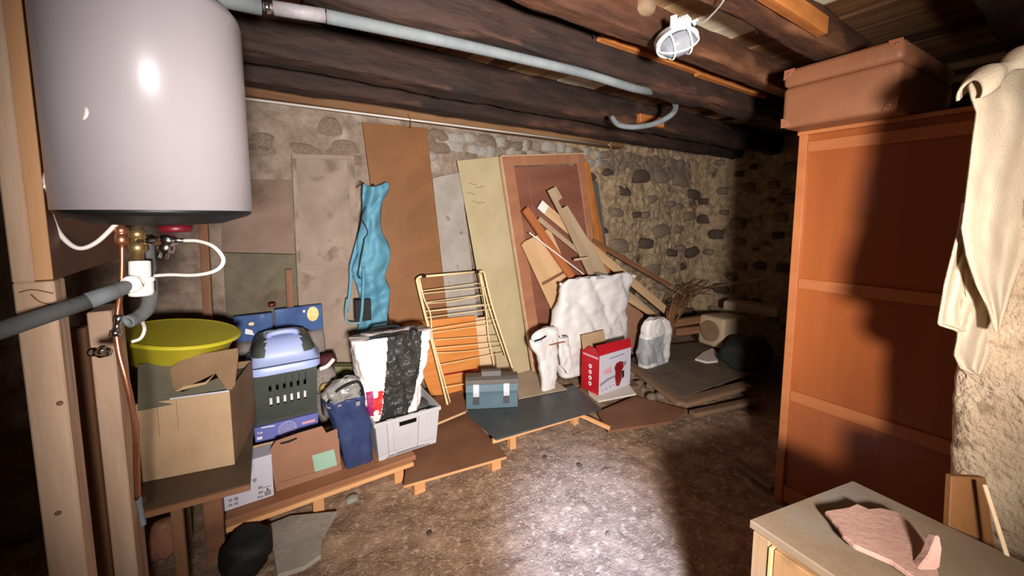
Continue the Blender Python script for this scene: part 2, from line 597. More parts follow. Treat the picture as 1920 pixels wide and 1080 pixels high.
def fh(x, y):
    """earth floor height"""
    h = .022 * noise.noise(V((x * 1.6, y * 1.6, 0))) + .012 * noise.noise(V((x * 5, y * 5, 3))) + .006 * noise.noise(V((x * 14, y * 14, 5)))
    h += .009 * abs(noise.noise(V((x * 26, y * 26, 9)))) + .012 * max(0, noise.noise(V((x * 9, y * 9, 4))) - .25)
    b = max(0, min(1, (y - 1.95) / .5))
    return h * (1 - .5 * b) + .05 * b - .012


def grid(name, fn, nu, nv, mt, parent=None):
    vs_ = [fn(i / nu, j / nv) for j in range(nv + 1) for i in range(nu + 1)]
    fs = [(j * (nu + 1) + i, j * (nu + 1) + i + 1, (j + 1) * (nu + 1) + i + 1, (j + 1) * (nu + 1) + i) for j in range(nv) for i in range(nu)]
    return mesh(name, vs_, fs, mt, parent, smooth=True)


def fl(u, v):
    x, y = XL - .1 + u * (XR - XL + .2), -1.5 + v * 4.5
    return V((x, y, fh(x, y)))


floor = tag(grid('floor', fl, 420, 320, 'earth'), kind='structure')

# loose grit and straw on the earth
vs_, fs = [], []
for i in range(14000):
    x, y = random.uniform(-.6, 3.4), random.uniform(.3, 2.1)
    if random.random() < .6: x, y = random.gauss(1.0, .45), random.gauss(1.65, .28)
    z = fh(x, y)
    s = random.uniform(.001, .0036)
    a = random.uniform(0, 6.28)
    l = s * random.choice([1, 1, 1.3, 4])
    c, d = math.cos(a), math.sin(a)
    k = len(vs_)
    vs_ += [V((x + c * l, y + d * l, z)), V((x - c * l, y - d * l, z)), V((x - d * s, y + c * s, z + .001)), V((x + d * s * .4, y - c * s * .4, z + s * 1.1))]
    fs += [(k, k + 1, k + 2), (k, k + 1, k + 3), (k + 1, k + 2, k + 3), (k + 2, k, k + 3)]
tag(mesh('loose_grit', vs_, fs, 'grit', floor), kind='stuff')


def wall_d(a, b, s=0):
    return .035 * noise.noise(V((a * 1.7, b * 1.7, s))) + .02 * noise.noise(V((a * 5, b * 5, s + 2))) + .01 * noise.noise(V((a * 15, b * 15, s + 4)))


def wb(u, v):
    x, z = XL - .1 + u * (XR - XL + .2), -.1 + v * 2.5
    r = max(0, min(1, (x - 2.3) / .6))
    return V((x, WY + .03 + wall_d(x, z) * (.35 + 1.2 * r) + (.012 * r + .003) * (abs(noise.noise(V((x * 11, z * 11, 1)))) - .2) * 2 + .006 * r * noise.noise(V((x * 40, z * 40, 6))), z))


wall_back = tag(grid('wall_back', wb, 520, 210, ['plaster', 'mortar']), kind='structure')
for p in wall_back.data.polygons:
    c = wall_back.matrix_basis @ p.center
    if c.x + .25 * noise.noise(V((c.x * 3, c.z * 3, 0))) > 2.35: p.material_index = 1


def wr_(u, v):
    y, z = -1.5 + u * 4.6, -.1 + v * 2.5
    return V((XR + wall_d(y, z, 7) * 1.4, y, z))


def wl_(u, v):
    y, z = -1.5 + u * 4.6, -.1 + v * 2.5
    return V((XL + wall_d(y, z, 9), y, z))


wall_right = tag(grid('wall_right', wr_, 110, 70, 'mortar'), kind='structure')
wall_left = tag(grid('wall_left', wl_, 80, 60, 'mortar'), kind='structure')

# stones: a few shapes, shared
variants = []
for i in range(7):
    bm = bmesh.new()
    bmesh.ops.create_icosphere(bm, subdivisions=2, radius=1)
    for v in bm.verts:
        v.co *= 1 + .4 * noise.noise(v.co * 1.1 + V((i * 5.1, i, 0)))
        for a in range(3): v.co[a] = max(-.72, min(.72, v.co[a]))
    me = bpy.data.meshes.new('stone')
    bm.to_mesh(me)
    bm.free()
    for f in me.polygons: f.use_smooth = True
    variants.append(me)
vm = {}


def stone(c, s, mt, parent, rz=0, kind=None):
    i = random.randrange(7)
    if (i, mt) not in vm:
        me = variants[i].copy()
        me.materials.append(M_[mt])
        vm[(i, mt)] = me
    o = bpy.data.objects.new('stone', vm[(i, mt)])
    M = Matrix.Translation(V(c)) @ Matrix.Rotation(random.uniform(-.25, .25), 4, 'Y') @ Matrix.Rotation(rz, 4, 'Z') @ Matrix.Diagonal((s[0], s[1], s[2], 1))
    return reg(o, M, parent)


# top course of the back wall
x = -.1
while x < 4.5:
    wd = random.uniform(.05, .12)
    for z in (2.07, 1.98, 1.9):
        if x > 1.05 and random.random() < (.85 if z > 1.95 else .5):
            stone((x + random.uniform(-.03, .03), WY + .046, z + random.uniform(-.02, .02)), (wd * 1.05, .05, random.uniform(.05, .075)), random.choice(['stone_pale', 'stone_pale', 'stone_brown']) if x < 3 else 'stone_brown', wall_back)
    x += wd * 1.15
for i in range(9):
    stone((random.uniform(-.15, .6), WY + .05, random.uniform(1.82, 2.05)), (random.uniform(.08, .14), .04, random.uniform(.05, .09)), 'stone_brown', wall_back)
pts = []
for i in range(2500):
    x, z = random.uniform(2.55, 4.65), random.uniform(.15, 1.9)
    r = random.uniform(.07, .2)
    dens = .06 if (x < 3.4 and z > 1.0) else .6
    if random.random() > dens: continue
    if all((x - a) ** 2 + (z - b) ** 2 > (r + c) ** 2 * .95 for a, b, c in pts):
        pts.append((x, z, r))
for x, z, r in pts[:48]:
    stone((x, WY + .03 + random.uniform(-.01, .03), z), (r * 1.1, .075, r * .62), random.choice(['stone_brown', 'stone_brown', 'stone_dark']), wall_back)
pts = []
for i in range(1500):
    y, z = random.uniform(.4, 2.8), random.uniform(.1, 2.1)
    r = random.uniform(.05, .12)
    if all((y - a) ** 2 + (z - b) ** 2 > (r + c) ** 2 for a, b, c in pts): pts.append((y, z, r))
for y, z, r in pts[:80]:
    stone((XR + random.uniform(-.03, .01), y, z), (.06, r, r * .7), random.choice(['stone_brown', 'stone_dark']), wall_right)

# ceiling of boards on log joists
ceiling = tag(boxes('ceiling', [(XL - .1, XR + .1, -1.5, WY + .1, 2.33, 2.37)], 'ceil_c', bevel=0), kind='structure')
x = XL
i = 0
while x < XR:
    wd = random.uniform(.13, .2)
    m = random.choice(['ceil_a', 'ceil_a', 'ceil_b', 'ceil_c'])
    if 1.15 < x < 2.3: m = random.choice(['ceil_a', 'ceil_b', 'ceil_b'])
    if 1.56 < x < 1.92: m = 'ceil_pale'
    zz = random.uniform(-.004, .004)
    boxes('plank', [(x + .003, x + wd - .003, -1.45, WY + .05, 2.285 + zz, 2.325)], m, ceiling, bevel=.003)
    x += wd


def beam(yf, zb, wd, ht, x0, x1, mt, seed, rough=1.0, dz=0, dy=0):
    vs_, fs = [], []
    nl, k = 130, 24
    for i in range(nl + 1):
        x = x0 + (x1 - x0) * i / nl
        t = i / nl
        for j in range(k):
            a = 2 * math.pi * (j + .5) / k
            c, s = math.cos(a), math.sin(a)
            y = wd / 2 * math.copysign(abs(c) ** .28, c)
            z = ht / 2 * math.copysign(abs(s) ** .28, s)
            d = rough * (.010 * noise.noise(V((x * 2.2, c * 1.5, s * 1.5 + seed))) + .007 * noise.noise(V((x * 8, c * 3, s * 3 + seed))))
            if s < 0: d += rough * .012 * min(0, noise.noise(V((x * 4.5, c * 2, seed + 4))))
            vs_.append(V((x, yf + wd / 2 + y + c * d + dy * t, zb + ht / 2 + z + s * d + dz * t)))
    for i in range(nl):
        for j in range(k): fs.append((i * k + j, i * k + (j + 1) % k, (i + 1) * k + (j + 1) % k, (i + 1) * k + j))
    fs += [tuple(range(k)), tuple(range(nl * k, nl * k + k))]
    return mesh('beam', vs_, fs, mt, ceiling, smooth=True)


beam(2.36, 2.105, .13, .19, XL, XR, 'beam', 1)
beam(1.96, 2.10, .14, .19, XL, XR, 'beam', 2, 1.3)
beam(1.30, 2.09, .13, .20, XL, XR, 'beam', 3, 1.5)
beam(1.06, 2.155, .09, .13, XL, XR, 'beam_red', 4, .9)
beam(.70, 2.14, .10, .15, XL, XR, 'beam_red', 5, .9)
beam(.18, 2.12, .12, .17, XL, XR, 'beam', 6)
# wall plate on the back wall
vs_ = boxv(XL, 3.1, WY - .10, WY + .03, 2.14, 2.19)
boxes('wall_plate', [(XL, 3.2, WY - .09, WY + .05, 2.135, 2.20)], 'plate_wood', ceiling, bevel=.006)
boxes('wall_plate', [(XL, 3.4, WY - .12, WY - .06, 2.20, 2.285)], 'beam_red', ceiling, bevel=.006)
# battens nailed to joists
a, b = PY(1122, 90, 1.285), PY(1302, 165, 1.285)
boxes('batten', [(a.x, b.x, 1.262, 1.30, 2.205, 2.262)], 'batten', ceiling, bevel=.004)
boxes('batten', [(b.x + .01, b.x + .75, 1.262, 1.30, 2.195, 2.255)], 'batten', ceiling, bevel=.004)
a, b = PY(1278, 10, .69), PY(1532, 110, .69)
bt_ = boxes('batten', [(a.x, b.x, .66, .70, 2.15, 2.215)], 'batten', ceiling, bevel=.004)
for x, y in ((1340, 12), (1351, 22), (1379, 27), (1399, 36), (1419, 45), (1437, 52), (1419, 60)):
    p = PY(x, y, .66)
    lathe('nail_hole', [(.005, 0), (.004, .001), (0, .001)], 'black', bt_, frame(p, (1, 0, 0), (0, -1, 0)), 8)
a = PY(1138, 58, 1.285)
bk_ = empty('black_bracket', a, 'small black metal bracket nailed to the joist above the batten', 'bracket')
stick('strap_arm', PY(1112, 68, 1.28), PY(1162, 42, 1.28), .022, .01, 'black', bk_)
stick('strap_pin', PY(1120, 58, 1.272), PY(1158, 40, 1.272), .005, .005, 'chrome', bk_)
# pale patch and wedge in the joist by the pipe loop
a = PY(1200, 185, 1.94)
boxes('wedge', [(a.x, a.x + .28, 1.93, 1.985, 2.12, 2.19)], 'batten', ceiling, bevel=.006)
a = PY(1095, 217, 2.3)
stick('wedge', PY(1092, 217, 2.33), PY(1160, 222, 2.33), .035, .02, 'pine', ceiling, up=(0, 0, 1))

# end of the rough wall at the right of the doorway, lower than the ceiling
JX, JY, JH = 1.60, .205, 1.70


def roughblock(name, x0, x1, y0, y1, z0, z1, mt, amp, n=(14, 14, 60), seed=0):
    bm = bmesh.new()
    idx = {}
    def vert(i, j, k):
        key = (i, j, k)
        if key not in idx:
            p = V((x0 + (x1 - x0) * i / n[0], y0 + (y1 - y0) * j / n[1], z0 + (z1 - z0) * k / n[2]))
            c = V(((x0 + x1) / 2, (y0 + y1) / 2, p.z))
            q = p * 3
            d = V((noise.noise(q + V((seed, 0, 0))), noise.noise(q + V((0, seed + 9, 0))), noise.noise(q + V((0, 0, seed + 17)))))
            q2 = p * 13
            d2 = V((noise.noise(q2), noise.noise(q2 + V((3, 9, 0))), noise.noise(q2 + V((0, 5, 17)))))
            q3 = p * 45
            d3 = V((noise.noise(q3), noise.noise(q3 + V((3, 9, 0))), 0))
            # rounded corner
            r = .03
            dx, dy = min(p.x - x0, x1 - p.x), min(p.y - y0, y1 - p.y)
            if dx < r and dy < r:
                v = V((r - dx, r - dy))
                if v.length > r:
                    v2 = v * (r / v.length)
                    ddx, ddy = v.x - v2.x, v.y - v2.y
                    p.x += ddx * (1 if p.x < (x0 + x1) / 2 else -1)
                    p.y += ddy * (1 if p.y < (y0 + y1) / 2 else -1)
            p += d * amp + d2 * amp * .5 + d3 * amp * .22
            idx[key] = bm.verts.new(p)
        return idx[key]
    def face(a, b, fix, val):
        for i in range(n[a]):
            for j in range(n[b]):
                ks = []
                for di, dj in ((0, 0), (1, 0), (1, 1), (0, 1)):
                    q = [0, 0, 0]
                    q[a], q[b], q[fix] = i + di, j + dj, val
                    ks.append(vert(*q))
                bm.faces.new(ks)
    face(1, 2, 0, 0); face(1, 2, 0, n[0]); face(0, 2, 1, 0); face(0, 2, 1, n[1]); face(0, 1, 2, n[2]); face(0, 1, 2, 0)
    vs_ = [v.co.copy() for v in bm.verts]
    bm.verts.index_update()
    fs = [tuple(v.index for v in f.verts) for f in bm.faces]
    bm.free()
    return mesh(name, vs_, fs, mt, smooth=True)


wall_front = tag(roughblock('wall_front', JX, JX + .42, JY - .75, JY, -.05, JH, 'roughcast', .022, (14, 26, 70)), kind='structure')

tag(roughblock('wall_front', -1.4, -.215, .0, .215, -.05, 2.3, 'roughcast', .012, (16, 8, 30), 4), kind='structure')  # unseen left wall end, added to keep the space behind the posts dark

# timber partition posts at the left
PN = 1.30
zt = 1.305
post = empty('timber_post', (-.405, 1.33, 0), 'pale timber post with knots standing in front at the left edge', 'post')
# notch in the upper right takes the fascia board
boxes('post_body', [(-.437, -.375, PN, PN + .064, -.03, zt), (-.437, -.403, PN, PN + .064, zt, 2.3)], 'post_wood', post, bevel=.003)
for x, y in ((112, 756), (109, 962)):
    p = PY(x, y, PN)
    lathe('knot', [(.006, 0), (.004, .001)], 'post_dark', post, frame(p, (1, 0, 0), (0, -1, 0)), 10)
p = PY(75, 555, PN)
tubes('crack', [([PY(36, 548, PN), PY(62, 543, PN), PY(100, 550, PN)], .0016), ([PY(58, 552, PN), PY(75, 566, PN), PY(100, 572, PN)], .0016)], 'post_dark', post, k=5)
post2 = empty('timber_post', (-.385, 1.68, 0), 'timber post doubled with a darker plank behind the front post', 'post')
boxes('post_body', [(-.411, -.359, 1.62, 1.75, -.03, 1.17)], 'post_wood', post2)
boxes('plank', [(-.462, -.4125, 1.60, 1.64, -.03, 1.13)], 'post_dark', post2)
fas = tag(boxes('fascia_board', [(-.4025, -.375, PN + .002, 1.90, zt + .001, 2.29)], 'fascia', bevel=.002), 'dark brown mounting board on edge that carries the water heater', 'board')
boxes('board_edge', [(-.4023, -.3752, PN - .001, PN + .003, zt + .003, 2.288)], 'fascia_edge', fas, bevel=.001)

# ================================================================== WATER HEATER AND PLUMBING
HX, HY, HR, ZB = -.182, 1.33, .19, 1.463
heater = empty('water_heater', (HX, HY, ZB), 'white enamelled cylindrical water heater hung high on the left', 'water heater')
hm = Matrix.Translation(V((HX, HY, 0)))
lathe('tank', [(HR, ZB), (HR, ZB + .475), (HR - .004, ZB + .49), (HR - .02, ZB + .51), (HR - .06, ZB + .53), (.03, ZB + .545), (0, ZB + .545)], 'enamel', heater, hm, 72)
lathe('base_cover', [(0, ZB - .036), (.07, ZB - .035), (.12, ZB - .032), (.15, ZB - .022), (HR - .015, ZB - .014), (HR - .004, ZB - .008), (HR - .002, ZB + .004), (0, ZB + .004)], 'black_plastic', heater, hm, 60)
p = PX(105, 68, -.374)
br = boxes('wall_bracket', [(-.374, -.30, p.y - .02, p.y - .014, p.z - .03, p.z + .03), (-.374, -.370, p.y - .055, p.y - .014, p.z - .022, p.z + .022)], 'chrome', heater, bevel=.002)
boxes('bracket_strap', [(-.352, -.30, p.y - .03, p.y - .02, p.z + .002, p.z + .022)], 'white_plastic', heater, bevel=.002)
fitting('bracket_bolt', (-.370, p.y - .036, p.z), (-.362, p.y - .036, p.z), [(.009, 0), (.009, .8), (.006, 1)], 'chrome', heater)
lathe('flange_cap', [(0, ZB - .062), (.03, ZB - .062), (.034, ZB - .056), (.034, ZB - .045), (0, ZB - .045)], 'red_cap', heater, Matrix.Translation(PD(330, 430, 1.0) - V((0, 0, ZB - .055))), 24)

ZF = ZB - .045
# cold inlet: brass safety group with white siphon
sg = empty('safety_valve', PD(258, 480, .99), 'brass safety valve under the white water heater', 'valve')
a, b = PD(257, 425, .99), PD(259, 490, .99)
fitting('brass_body', a, b, [(.012, 0), (.012, .1), (.017, .12), (.017, .3), (.012, .34), (.012, .45), (.019, .48), (.019, .72), (.012, .76), (.012, 1)], 'brass', sg)
fitting('outlet_arm', PD(262, 452, .985), PD(300, 451, .97), [(.008, 0), (.008, .4), (.012, .42), (.012, .7), (.008, .72), (.008, 1)], 'chrome', sg)
fitting('drain_knob', PD(320, 440, .965), PD(306, 484, .965), [(.008, 0), (.018, .1), (.020, .3), (.014, .4), (.017, .5), (.017, .72), (.010, .78), (.010, 1)], 'chrome', sg)
fitting('side_stub', PD(300, 452, .97), PD(318, 455, .965), [(.012, 0), (.014, .5), (.014, 1)], 'copper', sg)
fitting('hose_barb', PD(318, 450, .965), PD(345, 451, .97), [(.009, 0), (.009, .3), (.006, .35), (.008, .5), (.005, .6), (.006, 1)], 'chrome', sg)
sip = empty('siphon_trap', PD(265, 555, .98), 'white plastic siphon trap below the brass valve', 'siphon')
fitting('siphon_neck', PD(262, 489, .98), PD(263, 522, .98), [(.019, 0), (.021, .05), (.021, 1)], 'white_plastic', sip, 24)
fitting('siphon_body', PD(263, 520, .98), PD(265, 556, .98), [(.026, 0), (.028, .06), (.028, .2), (.025, .24), (.025, .8), (.022, .95), (.012, 1)], 'white_plastic', sip, 24)
fitting('siphon_ring', PD(263, 530, .98), PD(240, 534, .94), [(.018, 0), (.021, .3), (.021, .8), (.018, 1)], 'white_plastic', sip, 24)

dp = empty('insulated_drain_pipe', PD(100, 580, .9), 'grey foam insulated pipe running from the siphon to the left edge', 'pipe')
A, B, Cc = PD(262, 528, .965), PD(190, 556, .91), PD(-60, 640, .74)
m1 = A.lerp(B, .75)
tubes('foam_sleeve', [([A, m1], .0165)], 'foam_dark', dp, 20)
tubes('tape_joint', [([A.lerp(B, .62), B + (Cc - B) * .12], .0185)], 'foam_pale', dp, 20)
tubes('foam_sleeve', [([B, Cc], .0175)], 'foam_dark', dp, 20)

ep = empty('insulated_elbow', PD(270, 600, 1.03), 'short grey foam elbow hanging behind the white siphon', 'pipe')
tubes('foam_sleeve', [([PD(272, 440, 1.05), PD(277, 490, 1.05), PD(282, 545, 1.04), PD(277, 577, 1.03), PD(258, 595, 1.01), PD(243, 602, .99)], .0165)], 'foam_dark', ep, 16)
q = PD(243, 602, .99)
dr = (q - PD(258, 595, 1.01)).normalized()
fitting('foam_end', q + dr * .0006, q + dr * .004, [(.0165, 0), (.0165, .9), (.008, 1), (.008, .2)], 'foam_pale', ep, 20)

hp = empty('copper_pipe', PD(240, 700, .98), 'thin copper hot water pipe running down beside the posts', 'pipe')
fitting('union_nut', PD(227, 418, 1.0), PD(229, 460, 1.0), [(.008, 0), (.008, .15), (.014, .2), (.014, .45), (.010, .5), (.015, .55), (.015, .9), (.008, 1)], 'copper', hp)
tubes('pipe_run', [([PD(229, 458, 1.0), PD(229, 500, 1.0), PD(227, 540, 1.0), PD(222, 575, .99), PD(217, 620, .98)], .006)], 'copper', hp)
fitting('elbow_joint', PD(224, 590, .985), PD(216, 630, .98), [(.008, 0), (.011, .1), (.011, .3), (.008, .4), (.008, .7), (.012, .75), (.012, 1)], 'chrome', hp)
tubes('pipe_run', [([PD(217, 620, .98), PD(224, 665, .98), PD(236, 710, .985), PD(248, 765, 1.0), PD(255, 820, 1.02), PD(256, 880, 1.05), PD(258, 935, 1.08)], .0065)], 'copper', hp)
tubes('pipe_run', [([PD(244, 752, 1.01), PD(257, 800, 1.04), PD(258, 860, 1.06), PD(260, 905, 1.08), PD(262, 960, 1.1)], .0045)], 'copper', hp)
tubes('pipe_end', [([PD(259, 932, 1.08), PD(265, 965, 1.1), PD(269, 985, 1.1)], .007)], 'foam_pale', hp)
stv = empty('stop_valve', PD(195, 662, .99), 'chrome stop valve with a small lever on the second post', 'valve')
fitting('valve_body', PD(168, 660, .99), PD(206, 660, .985), [(.007, 0), (.011, .1), (.011, .25), (.007, .3), (.012, .45), (.015, .6), (.012, .85), (.008, 1)], 'chrome', stv)
fitting('valve_stem', PD(193, 660, .985), PD(192, 656, .955), [(.007, 0), (.007, .7), (.011, .75), (.011, 1)], 'chrome', stv)
boxes('lever', [(-.004, .03, -.006, .006, 0, .004)], 'chrome', stv, frame(PD(186, 662, .955), cR, cF * -1), bevel=.001)

tag(tubes('relief_hose', [([PD(344, 451, .97), PD(372, 452, .95), PD(400, 462, .93), (PD(418, 483, .92)), PD(414, 500, .92), PD(394, 511, .93), PD(360, 516, .95), PD(320, 515, .97), PD(290, 517, .985)], .0042)], 'cable_white'), 'thin white relief hose looping right below the heater', 'hose')
tag(tubes('drip_hose', [([PD(266, 600, 1.02), PD(271, 617, 1.0), PD(264, 634, .99), PD(247, 641, .98)], .004)], 'cable_white'), 'short white hose end dangling above the yellow basin', 'hose')
pc = tag(tubes('power_cable', [([PD(18, 160, .90), PD(60, 155, .89), PD(115, 157, .86), PD(148, 172, .83), PD(165, 205, .80), PD(150, 245, .81), PD(112, 285, .83), PD(90, 320, .86), PD(85, 355, .88), PD(93, 395, .90), PD(112, 438, .93), PD(145, 465, .95), PD(180, 455, .97), PD(218, 420, .99)], .0053)], 'cable_white'), 'thick white power cable hanging in a wavy loop left of the water heater', 'cable')
q = PD(84, 350, .875)
fitting('cable_tie', q + V((0, 0, -.004)), q + V((0, 0, .004)), [(.0065, 0), (.0072, .5), (.0065, 1)], 'white_plastic', pc)
jb = empty('junction_box', PD(-2, 158, .905), 'round grey junction box at the left edge where the cable enters', 'junction box')
jm = frame(PD(-2, 158, .905), (1, 0, 0), (-.1, -1, 0))
lathe('box_body', [(.034, -.012), (.034, .012), (.030, .018), (0, .019)], 'foam_pale', jb, jm, 30)
lathe('cable_gland', [(.007, 0), (.007, .012), (.009, .014), (.009, .022), (0, .022)], 'cable_white', jb, frame(PD(18, 160, .905), (0, 0, 1), (1, 0, 0)), 14)

# ================================================================== OVERHEAD SERVICES
ip = empty('overhead_pipe', PZ(600, 28, 2.07), 'pale grey insulated pipe along the ceiling joist ending in a loop', 'pipe')
tubes('foam_sleeve', [([PZ(330, -22, 2.03), PZ(488, 12, 2.045)], .024)], 'foam_pale', ip, 18)
tubes('copper_core', [([PZ(484, 11, 2.045), PZ(624, 33, 2.05)], .011)], 'copper', ip, 12)
a, b = PZ(488, 12, 2.045), PZ(512, 15, 2.045)
fitting('coupling', a, b, [(.013, 0), (.013, .3), (.017, .35), (.017, .75), (.014, .8), (.014, 1)], 'chrome', ip)
tubes('foam_sleeve', [([PZ(513, 15, 2.045), PZ(610, 30, 2.05)], .020)], 'print_grey', ip, 18)
pts = [PZ(612, 31, 2.05), PZ(700, 49, 2.052), PZ(860, 83, 2.055), PZ(1000, 115, 2.06), PZ(1100, 139, 2.06), PZ(1190, 166, 2.055), PY(1235, 175, 1.44), PY(1264, 190, 1.46), PY(1262, 212, 1.52), PY(1230, 231, 1.58), PY(1190, 238, 1.64), PY(1160, 234, 1.70), PY(1147, 219, 1.74)]
tubes('foam_sleeve', [(pts, lambda t: .0205 - .0055 * t)], 'foam_pale', ip, 16, 5)

cr = empty('wall_conduit', PY(790, 228, WY - .105), 'thin white conduit running straight along the top of the back wall', 'conduit')
tubes('conduit_tube', [([PY(360, 172, WY - .102), PY(1140, 272, WY - .102)], .0075)], 'conduit', cr, 10)
q = PY(768, 228, WY - .11)
tubes('hanger_wire', [([q + V((-.012, .0, .05)), q + V((.004, -.008, .01)), q + V((.006, -.008, -.03)), q + V((0, 0, -.045))], .003)], 'vine', cr, 6)
q = PY(1140, 272, WY - .11)
tubes('loose_wire', [([q, q + V((.02, -.01, .012)), q + V((.03, -.01, .03))], .0022), ([q, q + V((.02, -.02, -.012)), q + V((.015, -.02, -.035))], .002)], 'rack_coat', cr, 6)

# bulkhead lamp hanging from its cable
LD_ = 1.48
lp = empty('bulkhead_lamp', PD(1270, 78, LD_), 'white oval bulkhead lamp with wire cage dangling from the ceiling', 'lamp')
c0 = PD(1268, 78, LD_)
ax = (PD(1305, 66, LD_ - .0) - PD(1233, 92, LD_ + .02)).normalized()
nz_ = (-cF * .62 - Zv * .72 + cR * .1)
lm = frame(c0, ax, nz_)
E1, E2 = .073, .048
lathe('lamp_base', [(.0, -.042), (.86, -.042), (.97, -.036), (1.0, -.010), (1.05, -.008), (1.05, .004), (1.0, .006), (0, .006)], 'lamp_white', lp, lm, 40, E1, E2)
lathe('glass_dome', [(.92, .004), (.9, .022), (.8, .040), (.6, .052), (.3, .058), (0, .059)], 'lamp_grey', lp, lm, 40, E1, E2)
def lpt(x, y, z): return lm @ V((x, y, z))
ring = [lpt(E1 * 1.03 * math.cos(t * math.pi / 12), E2 * 1.06 * math.sin(t * math.pi / 12), .010) for t in range(25)]
cage = [(ring, .0042)]
for fx in (-.42, .42):
    cage.append(([lpt(E1 * fx, E2 * 1.0 * math.cos(t * math.pi / 10) * .98, .010 + .056 * math.sin(t * math.pi / 10)) for t in range(11)], .0034))
cage.append(([lpt(E1 * 1.03 * math.cos(t * math.pi / 14), 0.0, .010 + .056 * math.sin(t * math.pi / 14)) for t in range(15)], .0034))
tubes('wire_cage', cage, 'lamp_white', lp, 8, 3)
boxes('mounting_lug', [(-.012, .012, .040, .082, -.038, -.028)], 'lamp_white', lp, lm, .002)
boxes('ribbed_neck', [(.012 + i * .009, .019 + i * .009, .034, .064, -.044, -.006) for i in range(5)], 'lamp_white', lp, lm, .002)
fitting('cable_gland', lpt(E1 * .94, .03, -.025), lpt(E1 * 1.18, .036, -.028), [(.011, 0), (.011, .4), (.008, .5), (.008, 1)], 'lamp_white', lp)
tubes('lamp_cable', [([lpt(E1 * 1.1, .034, -.027), PD(1318, 42, LD_ - .08), PD(1340, 22, LD_ - .18), PD(1358, -3, LD_ - .28), PD(1364, -40, LD_ - .36)], .0032)], 'cable_white', lp, 8)
nst = tag(rock('wasp_nest', PZ(1208, 16, 2.25), (.05, .045, .035), 'nest', None, 3), 'brown papery nest stuck on the joist above the lamp', 'nest')

# ================================================================== WARDROBE, SUITCASE, BLANKET, CABINET
WX, WY0, WY1, WZ = 2.163, .20, .835, 1.822
wd = empty('wardrobe', (WX + .5, .52, 0), 'tall orange brown wooden wardrobe with panelled side at the right', 'wardrobe')
boxes('side_panel', [(WX + .012, WX + .022, WY0, WY1 - .01, .02, WZ)], 'wardrobe', wd, bevel=.001)
boxes('carcass', [(WX + .022, WX + 1.0, WY0 + .01, WY1 - .012, .0, WZ - .004)], 'wardrobe', wd, bevel=.002)
for y0, y1 in ((WY1 - .035, WY1), (WY0, WY0 + .03)):
    boxes('stile', [(WX - .004, WX + .02, y0, y1, 0, WZ + .002)], 'wardrobe_rail', wd, bevel=.003)
za = PX(1486, 530, WX).z
zc = PX(1470, 738, WX).z
for z, h in ((za, .05), (zc, .055), (.06, .08), (WZ - .055, .05)):
    boxes('rail', [(WX, WX + .018, WY0 + .03, WY1 - .035, z - h / 2, z + h / 2)], 'wardrobe_rail', wd, bevel=.003)
boxes('top_board', [(WX - .008, WX + 1.01, WY0 - .01, WY1 + .006, WZ, WZ + .018)], 'wardrobe_rail', wd, bevel=.003)

ZS = WZ + .0185
sA, sB = PZ(1463, 243, ZS), PZ(1690, 207, ZS)
sh = .258
L_ = (sB - sA).length
SX = sA.x
sbl, sbr = sA, sB
sm = frame(sA, (sB.x - sA.x - .03, sB.y - sA.y, 0), (0, 0, 1))     # local x toward the viewer's right, y over the wardrobe
suit = empty('suitcase', (SX + .3, (sbl.y + sbr.y) / 2, ZS), 'brown leather suitcase lying on top of the wardrobe', 'suitcase')
DP = .62


def rbox(name, x0, x1, y0, y1, z0, z1, r, mt, parent, M):
    bm = bmesh.new()
    vs_ = [bm.verts.new(v) for v in boxv(x0, x1, y0, y1, z0, z1)]
    for f in BF: bm.faces.new([vs_[i] for i in f])
    bmesh.ops.bevel(bm, geom=bm.edges[:], offset=r, segments=4, affect='EDGES', profile=.5)
    v = [q.co.copy() for q in bm.verts]
    bm.verts.index_update()
    f = [tuple(q.index for q in g.verts) for g in bm.faces]
    bm.free()
    return mesh(name, v, f, mt, parent, M, smooth=True)


sk = .50     # the end face runs back at a slant
Msk = sm.copy()
shear = Matrix.Identity(4)
rbox('lower_shell', 0, L_, 0, DP, 0, sh * .70, .022, 'suitcase', suit, sm)
rbox('lid', -.002, L_ + .002, -.003, DP + .003, sh * .69, sh, .022, 'suitcase', suit, sm)
for cx, cz, sx_, sz in ((0, 0, 1, 1), (L_, 0, -1, 1), (0, sh, 1, -1), (L_, sh, -1, -1)):
    poly = [(cx + sx_ * .004, cz + sz * .004)] + [(cx + sx_ * .045 * math.cos(t * math.pi / 12), cz + sz * .045 * math.sin(t * math.pi / 12)) for t in range(7)]
    poly = [(min(max(a, .002), L_ - .002), min(max(b, .003), sh - .003)) for a, b in poly]
    decal('corner_patch', sm, poly, 'suitcase_corner', suit, y=-.003, th=.002)
    lathe('rivet', [(.005, 0), (.004, .003), (0, .004)], 'chrome', suit, frame(sm @ V((cx + sx_ * .022, -.005, cz + sz * .022)), (0, 1, 0), (-1, 0, 0)), 10)
for cz, sz in ((sh - .022, 1),):
    lathe('rivet', [(.005, 0), (.004, .003), (0, .004)], 'chrome', suit, frame(sm @ V((L_ + .002, .035, cz)), (1, 0, 0), (0, -1, 0)), 10)

# blanket over the end of the rough wall
bl = empty('blanket', PD(1840, 690, 1.0), 'cream wool blanket draped over the rough wall end at the right', 'blanket')


